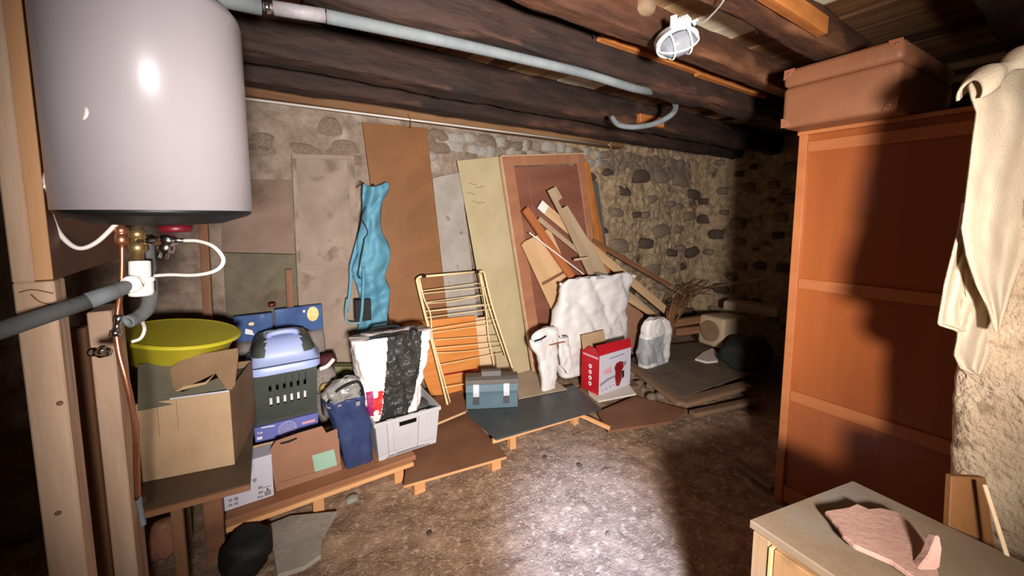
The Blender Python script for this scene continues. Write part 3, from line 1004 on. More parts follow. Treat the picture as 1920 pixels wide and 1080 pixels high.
def outline(tab, d0, mt, name, fold, seed, th=.006):
    """tab rows: (y px, xl px, xr px)"""
    def fn(u, v):
        y = tab[0][0] + (tab[-1][0] - tab[0][0]) * v
        xl, xr = interp(tab, y)
        x = xl + (xr - xl) * u
        k = fold * (math.sin(u * 9 + v * 1.5 + seed) + .6 * math.sin(u * 19 + v * 3 + seed * 2) * (1 - .4 * v)) + .008 * noise.noise(V((u * 5, v * 7, seed)))
        e = .035 * max(0, .12 - v) / .12
        return PD(x, y, d0 + k + e * 1.0 + .05 * (u if u > .0 else 0))
    return sheet(name, fn, 44, 60, mt, bl, th)


outline([(118, 1868, 1995), (140, 1832, 1998), (159, 1816, 2000), (185, 1822, 2000), (211, 1831, 1998), (260, 1824, 1990), (330, 1815, 1960), (373, 1810, 1948), (428, 1802, 1930), (480, 1812, 1918), (540, 1832, 1896), (590, 1858, 1880), (622, 1867, 1870)], .945, 'blanket', 'front_fall', .006, 1)
outline([(380, 1806, 1850), (430, 1799, 1850), (532, 1773, 1845), (609, 1760, 1838), (617, 1790, 1832), (622, 1796, 1826)], .985, 'blanket', 'side_fold', .008, 5)
outline([(480, 1802, 1880), (560, 1812, 1878), (620, 1797, 1868), (667, 1789, 1858), (691, 1800, 1846), (702, 1824, 1836)], 1.0, 'blanket', 'inner_fold', .007, 8)
# bunched fold over the top
def bunch(u, v):
    x = 1818 + u * 180
    y = 168 - 62 * math.sin(min(1, u * 1.5) * math.pi / 2)
    a = v * math.pi * 1.3
    r = .026 + .010 * math.sin(u * 14)
    c = PD(x, y + 8, .955)
    return c - cF * (r * math.cos(a - .6)) + Zv * (r * math.sin(a - .6) * 1.1 + .006 * noise.noise(V((u * 9, v * 3, 2))))
sheet('top_bunch', bunch, 50, 16, 'blanket', bl, .006)

# low cabinet in the corner
ZC = .70
q0, q1, q2 = PZ(1415, 976, ZC), PZ(1572, 1080, ZC), PZ(1598, 906, ZC)
ey_ = (q1 - q0).normalized()
ex_ = (q2 - q0).normalized()
cab = empty('cabinet', q0 + ex_ * .19 + ey_ * .2 - V((0, 0, ZC)), 'low oak veneer drawer cabinet at the lower right', 'cabinet')
Wc, Dc = .40, .42
def cq(a, b, z): return q0 + ex_ * a + ey_ * b + V((0, 0, z - ZC))
prism('top', [cq(-.008, -.008, ZC), cq(Wc, -.008, ZC), cq(Wc, Dc, ZC), cq(-.008, Dc, ZC)], .022, 'cabinet_top', cab, ext=(0, 0, -1), bevel=.003)
prism('carcass', [cq(.006, .0, ZC - .0225), cq(Wc - .01, .0, ZC - .0225), cq(Wc - .01, Dc - .01, ZC - .0225), cq(.006, Dc - .01, ZC - .0225)], ZC - .03, 'cabinet', cab, ext=(0, 0, -1), bevel=.002)
for zt_, zb_ in ((ZC - .035, ZC - .23), (ZC - .24, ZC - .44), (ZC - .45, ZC - .64)):
    prism('drawer_front', [cq(.0055, .05, zt_), cq(.0055, Dc - .015, zt_), cq(.0055, Dc - .015, zb_), cq(.0055, .05, zb_)], .012, 'cabinet_front', cab, ext=-ex_, bevel=.002)
prism('side_stile', [cq(.0055, 0, ZC - .024), cq(.0055, .038, ZC - .024), cq(.0055, .038, .02), cq(.0055, 0, .02)], .012, 'cabinet', cab, ext=-ex_, bevel=.002)
prism('edge_strip', [cq(.0055, .0395, ZC - .034), cq(.0055, .0485, ZC - .034), cq(.0055, .0485, .02), cq(.0055, .0395, .02)], .017, 'edge_gold', cab, ext=-ex_, bevel=.002)

zt_ = ZC + .016
sl = tag(prism('clay_slab', [PZ(x, y, zt_ + .012) for x, y in ((1546, 957), (1558, 955), (1590, 950), (1606, 943), (1628, 953), (1650, 951), (1680, 958), (1706, 975), (1748, 1020), (1762, 1085), (1722, 1088), (1672, 1052), (1602, 1022), (1580, 1002), (1570, 985))], .012, 'terracotta', ext=(0, 0, -1), bevel=.003), 'broken flat pinkish clay slab lying on the cabinet top', 'slab')
boxes('support_shard', [(-.035, .035, -.02, .02, -.0155, -.0005)], 'terracotta', sl, frame(PZ(1660, 1010, zt_), (1, .3, 0), (0, 0, 1)), .002)
tag(prism('clay_shard', [PD(x, y, .83 - (y - 1000) * .0003) for x, y in ((1758, 1003), (1764, 1006), (1768, 1030), (1764, 1065), (1745, 1078), (1722, 1085), (1716, 1076), (1728, 1058), (1742, 1040))], .02, 'terracotta', bevel=.003), 'sharp clay shard standing on edge beside the flat slab', 'shard')
bb = PD(1812, 985, .93)
tag(prism('brown_board', [PD(1784, 893, .975), PD(1850, 897, .97), PD(1880, 1140, .965), PD(1772, 1140, .97)], .016, 'hardboard', bevel=.002), 'brown board standing between the cabinet and the rough wall', 'board')
tag(stick('edge_lath', PD(1846, 908, .93), PD(1905, 1095, .86), .012, .008, 'pale_wood'), 'thin pale lath leaning before the rough wall', 'lath')

# ================================================================== PANELS AND OFFCUTS AGAINST THE BACK WALL
GZ = .14
def panel(name, px, foot, head, th, mt, label, cat, grain=None):
    L = LEAN(foot, head)
    return tag(prism(name, [L(*p) for p in px], th, mt, grain=grain, bevel=.002), label, cat)


panel('pink_sheet', [(415, 336), (546, 338), (554, 476), (416, 472)], (2.80, .9), (2.85, 1.6), .012, 'pink_panel', 'stained brownish sheet high on the wall right of the heater', 'panel')
panel('green_sheet', [(418, 474), (554, 477), (564, 700), (430, 700)], (2.735, .14), (2.80, 1.2), .012, 'green_panel', 'mossy grey green sheet below the stained one, left of the narrow panel', 'panel')
gp = panel('framed_board', [(546, 288), (664, 292), (684, 700), (566, 700)], (2.70, .14), (2.82, 1.85), .022, 'grey_panel', 'tall dusty grey brown panel with framed border left of the blue fabric', 'panel')
L = LEAN((2.70, .14), (2.82, 1.85))
for q in ([(546, 288), (664, 292), (664, 300), (547, 297)], [(651, 300), (664, 300), (684, 700), (671, 700)], [(547, 297), (555, 297), (573, 700), (566, 700)], [(559, 497), (661, 494), (662, 502), (560, 505)]):
    prism('frame_strip', [L(*p) - V((0, .005, 0)) for p in q], .006, 'grey_panel', gp, bevel=.001)
tag(stick('pale_batten', PY(547, 640, 2.68), PY(541, 505, 2.72), .035, .02, 'slat_brown'), 'short brown batten standing before the green sheet', 'batten')
tag(stick('pipe_stick', PY(393, 650, 2.62), PY(381, 420, 2.74), .04, .03, 'slat_brown'), 'reddish brown stake standing in the dark behind the basin', 'stake')
panel('tall_hardboard', [(679, 229), (800, 240), (850, 690), (742, 690)], (2.69, .14), (2.82, 2.08), .006, 'hardboard', 'tallest smooth brown hardboard sheet behind the blue fabric', 'panel')
panel('zinc_sheet', [(811, 334), (863, 322), (908, 690), (850, 690)], (2.69, .14), (2.83, 1.85), .004, 'zinc_panel', 'scuffed light grey sheet between the brown and cream sheets', 'panel')
bp_ = panel('cream_sheet', [(857, 301), (937, 293), (995, 697), (930, 704)], (2.66, .14), (2.81, 1.98), .008, 'beige_panel', 'tall cream yellow sheet with scratches left of the door', 'panel')
L = LEAN((2.66, .14), (2.81, 1.98))
for a, b in (((878, 343), (894, 347)), ((876, 360), (890, 365)), ((884, 376), (902, 383)), ((893, 352), (908, 349)), ((897, 378), (910, 380))):
    P, Q = L(*a), L(*b)
    stick('scratch', P - V((0, .0005, 0)), Q - V((0, .0005, 0)), .004, .001, 'slat_brown', bp_, bevel=0)
panel('dark_board', [(1082, 337), (1121, 340), (1168, 690), (1125, 690)], (2.73, .14), (2.835, 1.9), .012, 'dark_board', 'dark grey board peeking out right of the door', 'panel')

dL = LEAN((2.59, GZ), (2.765, 2.0))
dq = [(939, 293), (1093, 288), (1148, 694), (1001, 697)]
dTL, dTR, dBR, dBL = [dL(*p) for p in dq]
door = empty('cupboard_door', dBL, 'reddish brown panelled door with pale worn edges leaning on the wall', 'door')
def dpt(a, b): return (dBL.lerp(dBR, a)).lerp(dTL.lerp(dTR, a), b)
prism('door_panel', [dpt(.06, .05), dpt(.94, .05), dpt(.94, .95), dpt(.06, .95)], .012, 'door_wood', door, grain=dTL - dBL)
dn = (dBR - dBL).cross(dTL - dBL).normalized()
if dn.y > 0: dn = -dn
def dfr(name, a0, a1, b0, b1, off, th, m):
    prism(name, [dpt(a0, b0) + dn * off, dpt(a1, b0) + dn * off, dpt(a1, b1) + dn * off, dpt(a0, b1) + dn * off], th, m, door, grain=(dTL - dBL) if b1 - b0 > .5 else (dBR - dBL), bevel=.003)
dfr('stile', 0, .12, 0, 1, .012, .03, 'door_frame')
dfr('stile', .90, 1, 0, 1, .012, .03, 'door_frame')
dfr('rail', .12, .90, .955, 1, .012, .03, 'door_frame')
dfr('rail', .12, .90, 0, .07, .012, .03, 'door_frame')
dfr('raised_field', .26, .80, .10, .90, .006, .008, 'door_wood')
dfr('worn_edge', -.012, .004, 0, 1, .013, .034, 'door_edge')
dfr('worn_edge', 0, 1, .996, 1.004, .013, .034, 'door_edge')
op = tag(prism('orange_plank', [dL(*p) + dn * .036 for p in ((1092, 305), (1099, 305), (1128, 457), (1150, 560), (1126, 560), (1111, 448))], .02, 'batten', grain=dTL - dBL), 'knotty orange plank leaning at the right edge of the door', 'plank')

def off(name, a, na, b, nb, w, t, mt, label, cat='offcut', group=None):
    return tag(stick(name, PY(a[0], a[1], na), PY(b[0], b[1], nb), w, t, mt), label, cat, group)


off('brown_lath', (1112, 452), 2.66, (1290, 556), 2.62, .05, .03, 'slat_brown', 'weathered brown lath with white specks, rightmost of the leaning offcuts')
off('pine_strip', (1016, 387), 2.64, (1258, 590), 2.57, .085, .018, 'pine', 'long pale pine strip with white painted tip')
off('pine_strip', (1010, 410), 2.615, (1246, 606), 2.55, .04, .02, 'pine_grey', 'narrow pale strip right below the white tipped pine strip')
off('pine_strip', (1128, 528), 2.50, (1236, 598), 2.48, .055, .02, 'pine', 'short pine strip lowest beside the white sack')
pt_ = tag(stick('painted_tip', PY(1012, 383, 2.629), PY(1024, 394, 2.622), .08, .022, 'white_plastic'), 'white painted block on the tip of the pine strip', 'block')
nb_ = [(1028, 357), (1043, 349), (1055, 371), (1047, 377), (1054, 391), (1064, 385), (1112, 462), (1135, 500), (1150, 540), (1120, 545), (1103, 512), (1070, 440), (1049, 397)]
Ln = LEAN((2.53, .6), (2.59, 1.8))
tag(prism('notched_plank', [Ln(*p) for p in nb_], .02, 'pine_grey', grain=Ln(1120, 520) - Ln(1040, 360)), 'greyish plank with a square notch near its top, in front of the door', 'plank')
off('wood_offcut', (984, 392), 2.60, (1072, 520), 2.55, .065, .03, 'slat_orange', 'orange brown square slat left of the notched plank')
Lp = LEAN((2.54, .4), (2.63, 1.5))
pb = tag(prism('pine_board', [Lp(*p) for p in ((979, 459), (985, 452), (1010, 440), (1016, 443), (1062, 515), (1052, 608), (1046, 604))], .018, 'pine', grain=Lp(1046, 600) - Lp(980, 458)), 'wide pale pine board with rounded corner leaning on the door', 'board')
prism('dark_groove', [Lp(*p) - V((0, .002, 0)) for p in ((1015, 530), (1055, 508), (1058, 512), (1018, 535))], .003, 'slat_brown', pb, bevel=0)
tag(prism('pine_board', [Lp(*p) + V((0, .02, 0)) for p in ((1023, 434), (1033, 427), (1055, 475), (1046, 480))], .018, 'pine', grain=Lp(1050, 478) - Lp(1028, 430)), 'narrow pine board end behind the orange brown slat', 'board')
tag(stick('white_rod', PY(992, 436, 2.55), PY(1094, 514, 2.51), .010, .010, 'white_plastic'), 'thin white rod crossing behind the orange brown slat', 'rod')
tag(stick('white_rod', PY(1182, 566, 2.53), PY(1222, 594, 2.50), .009, .009, 'white_plastic'), 'thin white rod end between the sack and the cement bag', 'rod')
tag(stick('dowel', PY(1076, 487, 2.5), PY(1104, 483, 2.45), .02, .02, 'pine_grey'), 'short round dowel between the offcuts above the sack', 'dowel')
tag(prism('fibre_sheet', [PY(1172, 566, 2.40), PY(1206, 588, 2.40), PY(1212, 664, 2.40), PY(1180, 664, 2.40)], .012, 'kraft'), 'brown fibre sheet upright between the sack and the cement bag', 'sheet')
# bundle of dry vine stems
vn = empty('vine_bundle', PY(1270, 600, 2.3), 'bundle of dry bent vine twigs behind the cement bag', 'twigs')
for i in range(11):
    a = random.uniform(-1, 1)
    p0 = PY(1252 + random.uniform(-8, 12), 622 + random.uniform(-6, 10), 2.3 + random.uniform(-.03, .05))
    p1 = PY(1252 + i * 2.5 + random.uniform(-4, 4), 585 + random.uniform(-12, 8), 2.33)
    p2 = PY(1276 + i * 3 + random.uniform(-6, 6), 552 + random.uniform(-12, 12), 2.4)
    p3 = PY(1305 + i * 3 + random.uniform(-6, 10), 540 + random.uniform(-18, 18), 2.45)
    tubes('twig', [([p0, p1, p2, p3], lambda t: .009 - .005 * t)], 'vine', vn, 6)
for i, (a, b, c, d, lb) in enumerate(((1262, 606, 1330, 596, 'upper short log lying behind the cement bag'), (1266, 622, 1322, 616, 'lower short log lying behind the cement bag'))):
    tag(stick('short_log', PY(a, b, 2.36), PY(c, d, 2.2), .07, .05, 'slat_brown'), lb, 'log')

# turquoise fabric hung from a hook in front of the panels
tf = empty('fabric_cover', PY(695, 620, 2.62), 'long crumpled turquoise fabric cover hanging in front of the panels', 'fabric')
NT = 2.60
rows = [(345, 681, 726), (352, 680, 730), (368, 679, 725), (382, 680, 716), (400, 679, 714), (425, 676, 713), (440, 671, 716), (460, 669, 728), (478, 670, 732), (490, 664, 731), (505, 660, 726), (522, 664, 721), (530, 668, 724), (545, 672, 731), (570, 677, 730), (590, 673, 727), (610, 672, 725), (632, 672, 726)]


def ffn(u, v):
    y = 345 + (632 - 345) * v
    xl, xr = interp(rows, y)
    x = xl + (xr - xl) * u
    rid = .016 * math.sin(v * 34 + u * 3.5 + 2 * math.sin(v * 9)) * (.35 + abs(math.sin(v * 6.5))) + .012 * math.sin(u * 11 + v * 8)
    return PY(x, y + 5 * math.sin(u * 4), NT - .045 * math.sin(u * math.pi) + rid * .8 + .02 * noise.noise(V((u * 4, v * 12, 0))))


sheet('fabric_body', ffn, 26, 110, 'turquoise', tf, .006)
sheet('side_loop', lambda u, v: PY(interp([(440, 671, 680), (480, 660, 672), (500, 655, 667), (530, 655, 663), (560, 652, 657), (585, 649, 652)], 440 + 145 * v)[0] + u * (9 - 5 * v), 440 + 145 * v, NT + .01 + .006 * math.sin(v * 12)), 4, 30, 'turquoise', tf, .005)
tubes('grey_strap', [([PY(651, 560, NT), PY(648, 585, NT - .01), PY(651, 602, NT - .02), PY(664, 606, NT - .04), PY(680, 602, NT - .05), PY(688, 585, NT - .05)], .006)], 'teal_strap', tf, 8)
boxes('black_pocket', [(PY(660, 560, NT).x, PY(690, 560, NT).x, NT - .075, NT - .055, PY(675, 603, NT - .07).z, PY(675, 562, NT - .07).z)], 'black', tf, bevel=.004)
tubes('blue_strap', [([PY(682, 500, NT - .08), PY(681, 540, NT - .085), PY(679, 580, NT - .09), PY(676, 604, NT - .085)], .009)], 'turquoise', tf, 8)
for c_, r_ in [([PY(685, 388, NT - .06), PY(678, 410, NT - .05), PY(686, 425, NT - .065), PY(689, 437, NT - .06), PY(683, 447, NT - .06)], .0035), ([PY(683, 447, NT - .06), PY(680, 465, NT - .055), PY(675, 490, NT - .06), PY(671, 515, NT - .05), PY(676, 522, NT - .06)], .0045), ([PY(683, 343, NT - .03), PY(676, 346, NT), PY(668, 352, NT + .02)], .003), ([PY(683, 343, NT - .03), PY(674, 340, NT + .01)], .0025)]:
    tubes('black_cord', [(c_, r_)], 'black', tf, 6)

stick('hook', PY(700, 348, 2.585), PY(700, 346, 2.79), .012, .012, 'black', tf)
# wood panels behind the drying rack
oL = LEAN((2.64, .14), (2.70, .8))
ow = tag(prism('veneer_board', [oL(*p) for p in ((755, 606), (891, 591), (906, 735), (808, 742))], .016, 'orange_wood', grain=(0, 0, 1)), 'orange veneered wood panel behind the drying rack', 'panel')
prism('dark_slot', [oL(*p) - V((0, .002, 0)) for p in ((832, 701), (894, 690), (895, 693), (833, 704))], .003, 'deep_red', ow, bevel=0)
pL = LEAN((2.66, .14), (2.72, .8))
pw_ = tag(prism('pale_board', [pL(*p) for p in ((888, 597), (927, 591), (946, 697), (902, 705))], .016, 'pale_wood', grain=(0, 0, 1)), 'pale wood panel beside the orange one behind the rack', 'panel')
prism('dark_slot', [pL(*p) - V((0, .002, 0)) for p in ((919, 600), (921, 600), (932, 692), (929, 692))], .003, 'slat_brown', pw_, bevel=0)

# drying rack
rL = LEAN((2.49, .13), (2.60, 1.05))
def rp(x, y, o=0): return rL(x, y) + V((0, o, 0))
rk = empty('drying_rack', rp(900, 740), 'folded cream wire drying rack leaning against the wood panels', 'drying rack')
tubes('outer_leg', [([rp(787, 519), rp(782, 524), rp(783, 532), rp(792, 570), rp(840, 762), rp(843, 766)], .0085)], 'rack_coat', rk, 10, 5)
tubes('outer_leg', [([rp(900, 509), rp(907, 510), rp(910, 520), rp(925, 580), rp(966, 706), rp(972, 730)], .0085)], 'rack_coat', rk, 10, 5)
tubes('top_bar', [([rp(787, 519), rp(900, 509)], .0085)], 'rack_coat', rk, 10)
for x, y in ((794, 518), (893, 510)):
    fitting('black_clip', rp(x - 4, y + .3), rp(x + 4, y - .3), [(.011, 0), (.011, 1)], 'black', rk, 12)
tubes('inner_leg', [([rp(789, 523, .03), rp(798, 560, .035), rp(812, 592, .05), rp(817, 640, .06), rp(831, 712, .06)], .006)], 'rack_coat', rk, 8, 4)
tubes('inner_leg', [([rp(902, 512, .03), rp(912, 560, .035), rp(918, 592, .05), rp(924, 640, .06), rp(936, 700, .06)], .006)], 'rack_coat', rk, 8, 4)
tubes('second_leg', [([rp(786, 525, .02), rp(800, 590, .02), rp(848, 764, .015)], .006)], 'rack_coat', rk, 8, 4)
tubes('second_leg', [([rp(903, 514, .02), rp(922, 586, .02), rp(950, 670, .015)], .006)], 'rack_coat', rk, 8, 4)
for i, (a, b, c, d, o) in enumerate(((793, 547, 910, 531, .03), (790, 551, 914, 538, 0), (800, 569, 918, 553, .03), (802, 572, 908, 556, .05), (795, 584, 924, 569, 0), (812, 586, 926, 574, .05), (800, 597, 928, 580, .02), (806, 618, 933, 598, 0), (817, 627, 937, 610, .055), (820, 641, 941, 632, .055), (812, 655, 945, 643, .02), (819, 666, 946, 653, .055), (824, 690, 950, 665, .055), (832, 728, 958, 706, .01))):
    tubes('drying_wire', [([rp(a, b, o), rp((a + c) / 2, (b + d) / 2 + (3 if i in (3, 11) else 0), o), rp(c, d, o)], .0034)], 'rack_coat', rk, 6, 3)

# ================================================================== LOW BOARDS ON THE FLOOR
SZ = .145
shf = empty('low_shelf', (.3, 2.3, 0), 'long low plank shelf on blocks that carries the boxes and crate', 'shelf')
a, b = PZ(424, 950, SZ), PZ(781, 849, SZ)
SN = 1.995
boxes('upper_plank', [(a.x + .0, PY(780, 850, SN).x, SN, SN + .62, SZ - .026, SZ)], 'shelf_wood', shf)
boxes('lower_plank', [(a.x + .0, PY(777, 872, SN).x, SN + .004, SN + .5, SZ - .062, SZ - .040)], 'edge_wood', shf)
boxes('spacer', [(x, x + .05, SN + .05, SN + .4, SZ - .040, SZ - .026) for x in (-.12, .15, .5)], 'edge_wood', shf)
for x in (594, 746, 470):
    p = PY(x, 900, SN + .06)
    boxes('support_block', [(p.x - .025, p.x + .025, SN + .03, SN + .11, -.03, SZ - .062)], 'edge_wood', shf)

mz = .075
mb = empty('brown_board', PZ(860, 850, 0), 'flat brown board lying on the floor in front of the crate', 'board')
q = [PZ(*p, mz) for p in ((757, 910), (950, 855), (874, 772), (768, 800))]
prism('board_face', q, .004, 'hardboard_floor', mb, ext=(0, 0, -1), grain=(1, 0, 0), bevel=.001)
prism('board_core', [p - V((0, 0, .0042)) for p in q], .014, 'edge_wood', mb, ext=(0, 0, -1), grain=(1, 0, 0))
for x, y in ((790, 900), (935, 858), (860, 790)):
    p = PZ(x, y, mz)
    boxes('support_block', [(p.x - .03, p.x + .03, p.y + .02, p.y + .08, -.03, mz - .019)], 'edge_wood', mb)
bk = tag(prism('brown_base_board', [PZ(*p, .122) for p in ((812, 796), (877, 769), (862, 716), (770, 735))], .016, 'hardboard_floor', ext=(0, 0, -1), grain=(1, 0, 0)), 'brown base board under the foot of the drying rack', 'board')
boxes('board_edge', [(0, (PZ(877, 769, .122) - PZ(812, 796, .122)).length, -.004, 0, -.014, .0005)], 'pine', bk, frame(PZ(812, 796, .122), PZ(877, 769, .122) - PZ(812, 796, .122), (0, 0, 1)), .001)
boxes('support_block', [(.95, 1.0, 2.5, 2.6, .02, .105), (1.2, 1.25, 2.45, 2.55, .02, .105)], 'edge_wood', bk)

dz = .12
db = empty('slate_board', PZ(1000, 790, 0), 'black slate coloured board on low battens under the toolbox', 'board')
q = [PZ(*p, dz) for p in ((930, 823), (1128, 766), (1077, 722), (872, 771))]
prism('board_face', q, .012, 'slate', db, ext=(0, 0, -1), grain=(1, 0, 0))
P, Q = PZ(925, 829, dz - .026), PZ(1092, 779, dz - .026)
stick('front_batten', P + V((0, .012, 0)), Q + V((0, .012, 0)), .022, .026, 'edge_wood', db, up=(0, 0, 1))
P, Q = PZ(1090, 780, dz - .026), PZ(1142, 806, dz - .06)
stick('side_batten', P + V((.0, .04, 0)), Q + V((.02, .01, 0)), .018, .026, 'edge_wood', db, up=(0, 0, 1))
for x, y in ((962, 835), (1080, 795)):
    p = PY(x, y, 1.96)
    boxes('short_leg', [(p.x - .022, p.x + .022, 1.955, 2.0, -.03, dz - .04)], 'edge_wood', db)
stick('low_batten', PY(945, 846, 1.99), PY(1062, 815, 2.02), .02, .02, 'edge_wood', db, up=(0, 0, 1))

tag(prism('beige_sheet', [PZ(*p, .128) for p in ((966, 700), (1010, 690), (1064, 730), (972, 748))], .005, 'beige_sheet', ext=(0, 0, -1)), 'beige sheet on the ground between toolbox and door', 'sheet')
boxes('low_stone', [(1.45, 1.5, 2.55, 2.6, .05, .122)], 'slat_brown', bk)
tag(prism('floor_board', [PZ(*p, .045) for p in ((1120, 772), (1190, 742), (1290, 768), (1260, 790), (1140, 808))], .018, 'hardboard_floor', ext=(0, 0, -1)), 'dark brown board flat on the earth right of the slate board', 'board')
tw = tag(prism('white_tile', [PZ(*p, .085) for p in ((1104, 738), (1122, 752), (1193, 738), (1176, 716), (1100, 722))], .014, 'tile_white', ext=(0, 0, -1)), 'cream tile lying under the red box', 'tile')
tag(prism('under_plank', [PZ(*p, .068) for p in ((1085, 728), (1112, 744), (1200, 722), (1176, 706))], .03, 'pallet', ext=(0, 0, -1)), 'rough plank under the cream tile', 'plank')

pt = empty('pallet_platform', PZ(1290, 700, 0), 'dusty dark plank platform under the cement bag at the right', 'platform')
prism('top_sheet', [PZ(*p, .13) for p in ((1184, 672), (1205, 652), (1320, 640), (1470, 668), (1470, 690), (1388, 706), (1278, 744))], .012, 'pallet_top', pt, ext=(0, 0, -1))
stick('front_plank', PZ(1176, 680, .112), PZ(1280, 757, .105), .09, .03, 'pallet', pt, up=(0, 0, 1))
stick('right_plank', PZ(1278, 756, .105), PZ(1400, 722, .105), .09, .03, 'pallet', pt, up=(0, 0, 1))
stick('low_plank', PZ(1298, 776, .04), PZ(1420, 750, .04), .06, .03, 'pallet', pt, up=(0, 0, 1))
for x, y in ((1262, 735), (1360, 722), (1240, 690)):
    p = PZ(x, y, .1)
    boxes('support_block', [(p.x - .04, p.x + .04, p.y + .02, p.y + .1, -.02, .09)], 'pallet', pt)
for i, (x, y, s) in enumerate(((1205, 702, .07), (1222, 722, .06), (1196, 720, .05), (1240, 742, .06), (1222, 745, .05), (1186, 700, .05))):
    rock('stone', PZ(x, y, .04), (s, s * .8, .035), 'stone_brown', floor, i)

# small stones on the earth
for i, (x, y, s, m, lb) in enumerate(((660, 938, .035, 'stone_pale', 'pale stone on the earth under the long shelf'), (1022, 858, .016, 'stone_dark', 'small dark clod in front of the slate board'), (1086, 872, .018, 'stone_dark', 'dark flat clod right of the smaller one'), (1140, 1000, .014, 'stone_brown', 'brown clod in the bluish patch of light'), (805, 1000, .016, 'stone_dark', 'dark lump on the earth below the brown board'), (625, 925, .02, 'stone_brown', 'small brown stone beside the pale one'))):
    p = PZ(x, y, .0)
    tag(rock('floor_stone', (p.x, p.y, fh(p.x, p.y) + s * .25), (s, s * .8, s * .55), m, None, i + 20), lb, 'stone')

# ================================================================== TABLE WITH CARTON AND BASIN
TZ = .48
tb = empty('side_table', (-.2, 1.9, 0), 'dark rough table board on thin legs at the left carrying the carton', 'table')
f0, f1 = PZ(264, 960, TZ), PZ(469, 906, TZ)
prism('table_board', [V((-.35, f0.y, TZ)), V((f1.x, f1.y, TZ)), V((f1.x + .015, 2.22, TZ)), V((-.42, 2.22, TZ)), V((-.42, 1.765, TZ)), V((-.35, 1.765, TZ))], .022, 'table_wood', tb, ext=(0, 0, -1), grain=(1, 0, 0))
stick('front_lath', V((-.35, f0.y - .004, TZ - .012)), V((f1.x, f1.y - .004, TZ - .012)), .01, .022, 'slat_brown', tb, up=(0, 0, 1))
p = PY(336, 1000, 1.72)
boxes('leg', [(p.x - .016, p.x + .016, 1.70, 1.735, -.03, TZ - .023)], 'post_dark', tb)
p = PY(402, 960, 2.0)
boxes('leg', [(p.x - .035, p.x + .03, 1.98, 2.05, -.03, TZ - .023)], 'slat_brown', tb)
boxes('leg', [(-.33, -.29, 2.16, 2.2, -.03, TZ - .023)], 'post_dark', tb)

cn = 1.81
c0 = PZ(266, 905, TZ + .001)
c1 = PZ(440, 871, TZ + .001)
Mc = frame(V((c0.x, c0.y, TZ + .0008)), c1 - c0, (0, 0, 1))
wc = (c1 - c0).length
hc = PL(424, 736, c1, V(Mc.col[1][:3])).z - TZ
ct = empty('cardboard_carton', Mc @ V((wc / 2, .18, 0)), 'big worn cardboard carton with loose flaps on the dark table', 'carton')
boxes('front_panel', [(0, wc, 0, .004, 0, hc)], 'carton', ct, Mc, .001)
boxes('carton_body', [(.0, .004, .0045, .36, 0, hc), (wc - .004, wc, .0045, .36, 0, hc), (.0045, wc - .0045, .356, .36, 0, hc), (.0045, wc - .0045, .0045, .3555, 0, .004)], 'carton_dim', ct, Mc, .001)  # darker carton tone on the sides, their shade put into the colour
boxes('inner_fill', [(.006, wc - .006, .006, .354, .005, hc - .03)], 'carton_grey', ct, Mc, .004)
prism('pale_fold', [Mc @ V(v) for v in ((.10, .0, hc + .001), (wc, .0, hc + .001), (wc, .004, hc + .006), (.10, .004, hc + .006))], .002, 'white_card', ct)
fz = TZ + hc
fL = LEAN((1.86, fz), (1.95, fz + .16))
prism('left_flap', [fL(*p) for p in ((258, 771), (425, 738), (430, 700), (340, 735), (328, 700), (322, 676), (258, 683))], .003, 'carton_grey', ct)
fL2 = LEAN((1.84, fz), (1.93, fz + .16))
prism('back_flap', [fL2(*p) for p in ((318, 690), (350, 668), (446, 652), (447, 668), (441, 722), (429, 738), (404, 700), (330, 735), (322, 722))], .003, 'carton_dim', ct)
prism('torn_edge', [fL2(*p) - V((0, .002, 0)) for p in ((328, 734), (345, 724), (385, 716), (404, 700), (386, 720), (346, 730))], .002, 'carton', ct, bevel=0)
decal('crease_line', Mc, rect(wc * .22, wc * .225, hc * .55, hc - .003), 'carton_dim', ct)
decal('crease_line', Mc, rect(wc * .42, wc * .424, hc * .6, hc - .003), 'carton_dim', ct)

bc = PY(331, 622, 2.08)
Mb = frame(bc - V((0, 0, .115)), (1, 0, -.17), (.17, -.06, 1))
bs = empty('yellow_basin', bc - V((0, 0, .12)), 'large yellow plastic basin tilted behind the carton', 'basin')
lathe('basin_bowl', [(0, 0), (.13, 0), (.144, .012), (.183, .113), (.192, .118), (.196, .114), (.193, .106), (.185, .104), (.15, .008), (.14, .004), (0, .004)], 'basin', bs, Mb, 56)
lathe('basin_rim', [(.191, .115), (.200, .115), (.202, .106), (.196, .104)], 'basin', bs, Mb, 56)

# ================================================================== THINGS ON THE LOW SHELF
SH = SZ + .001
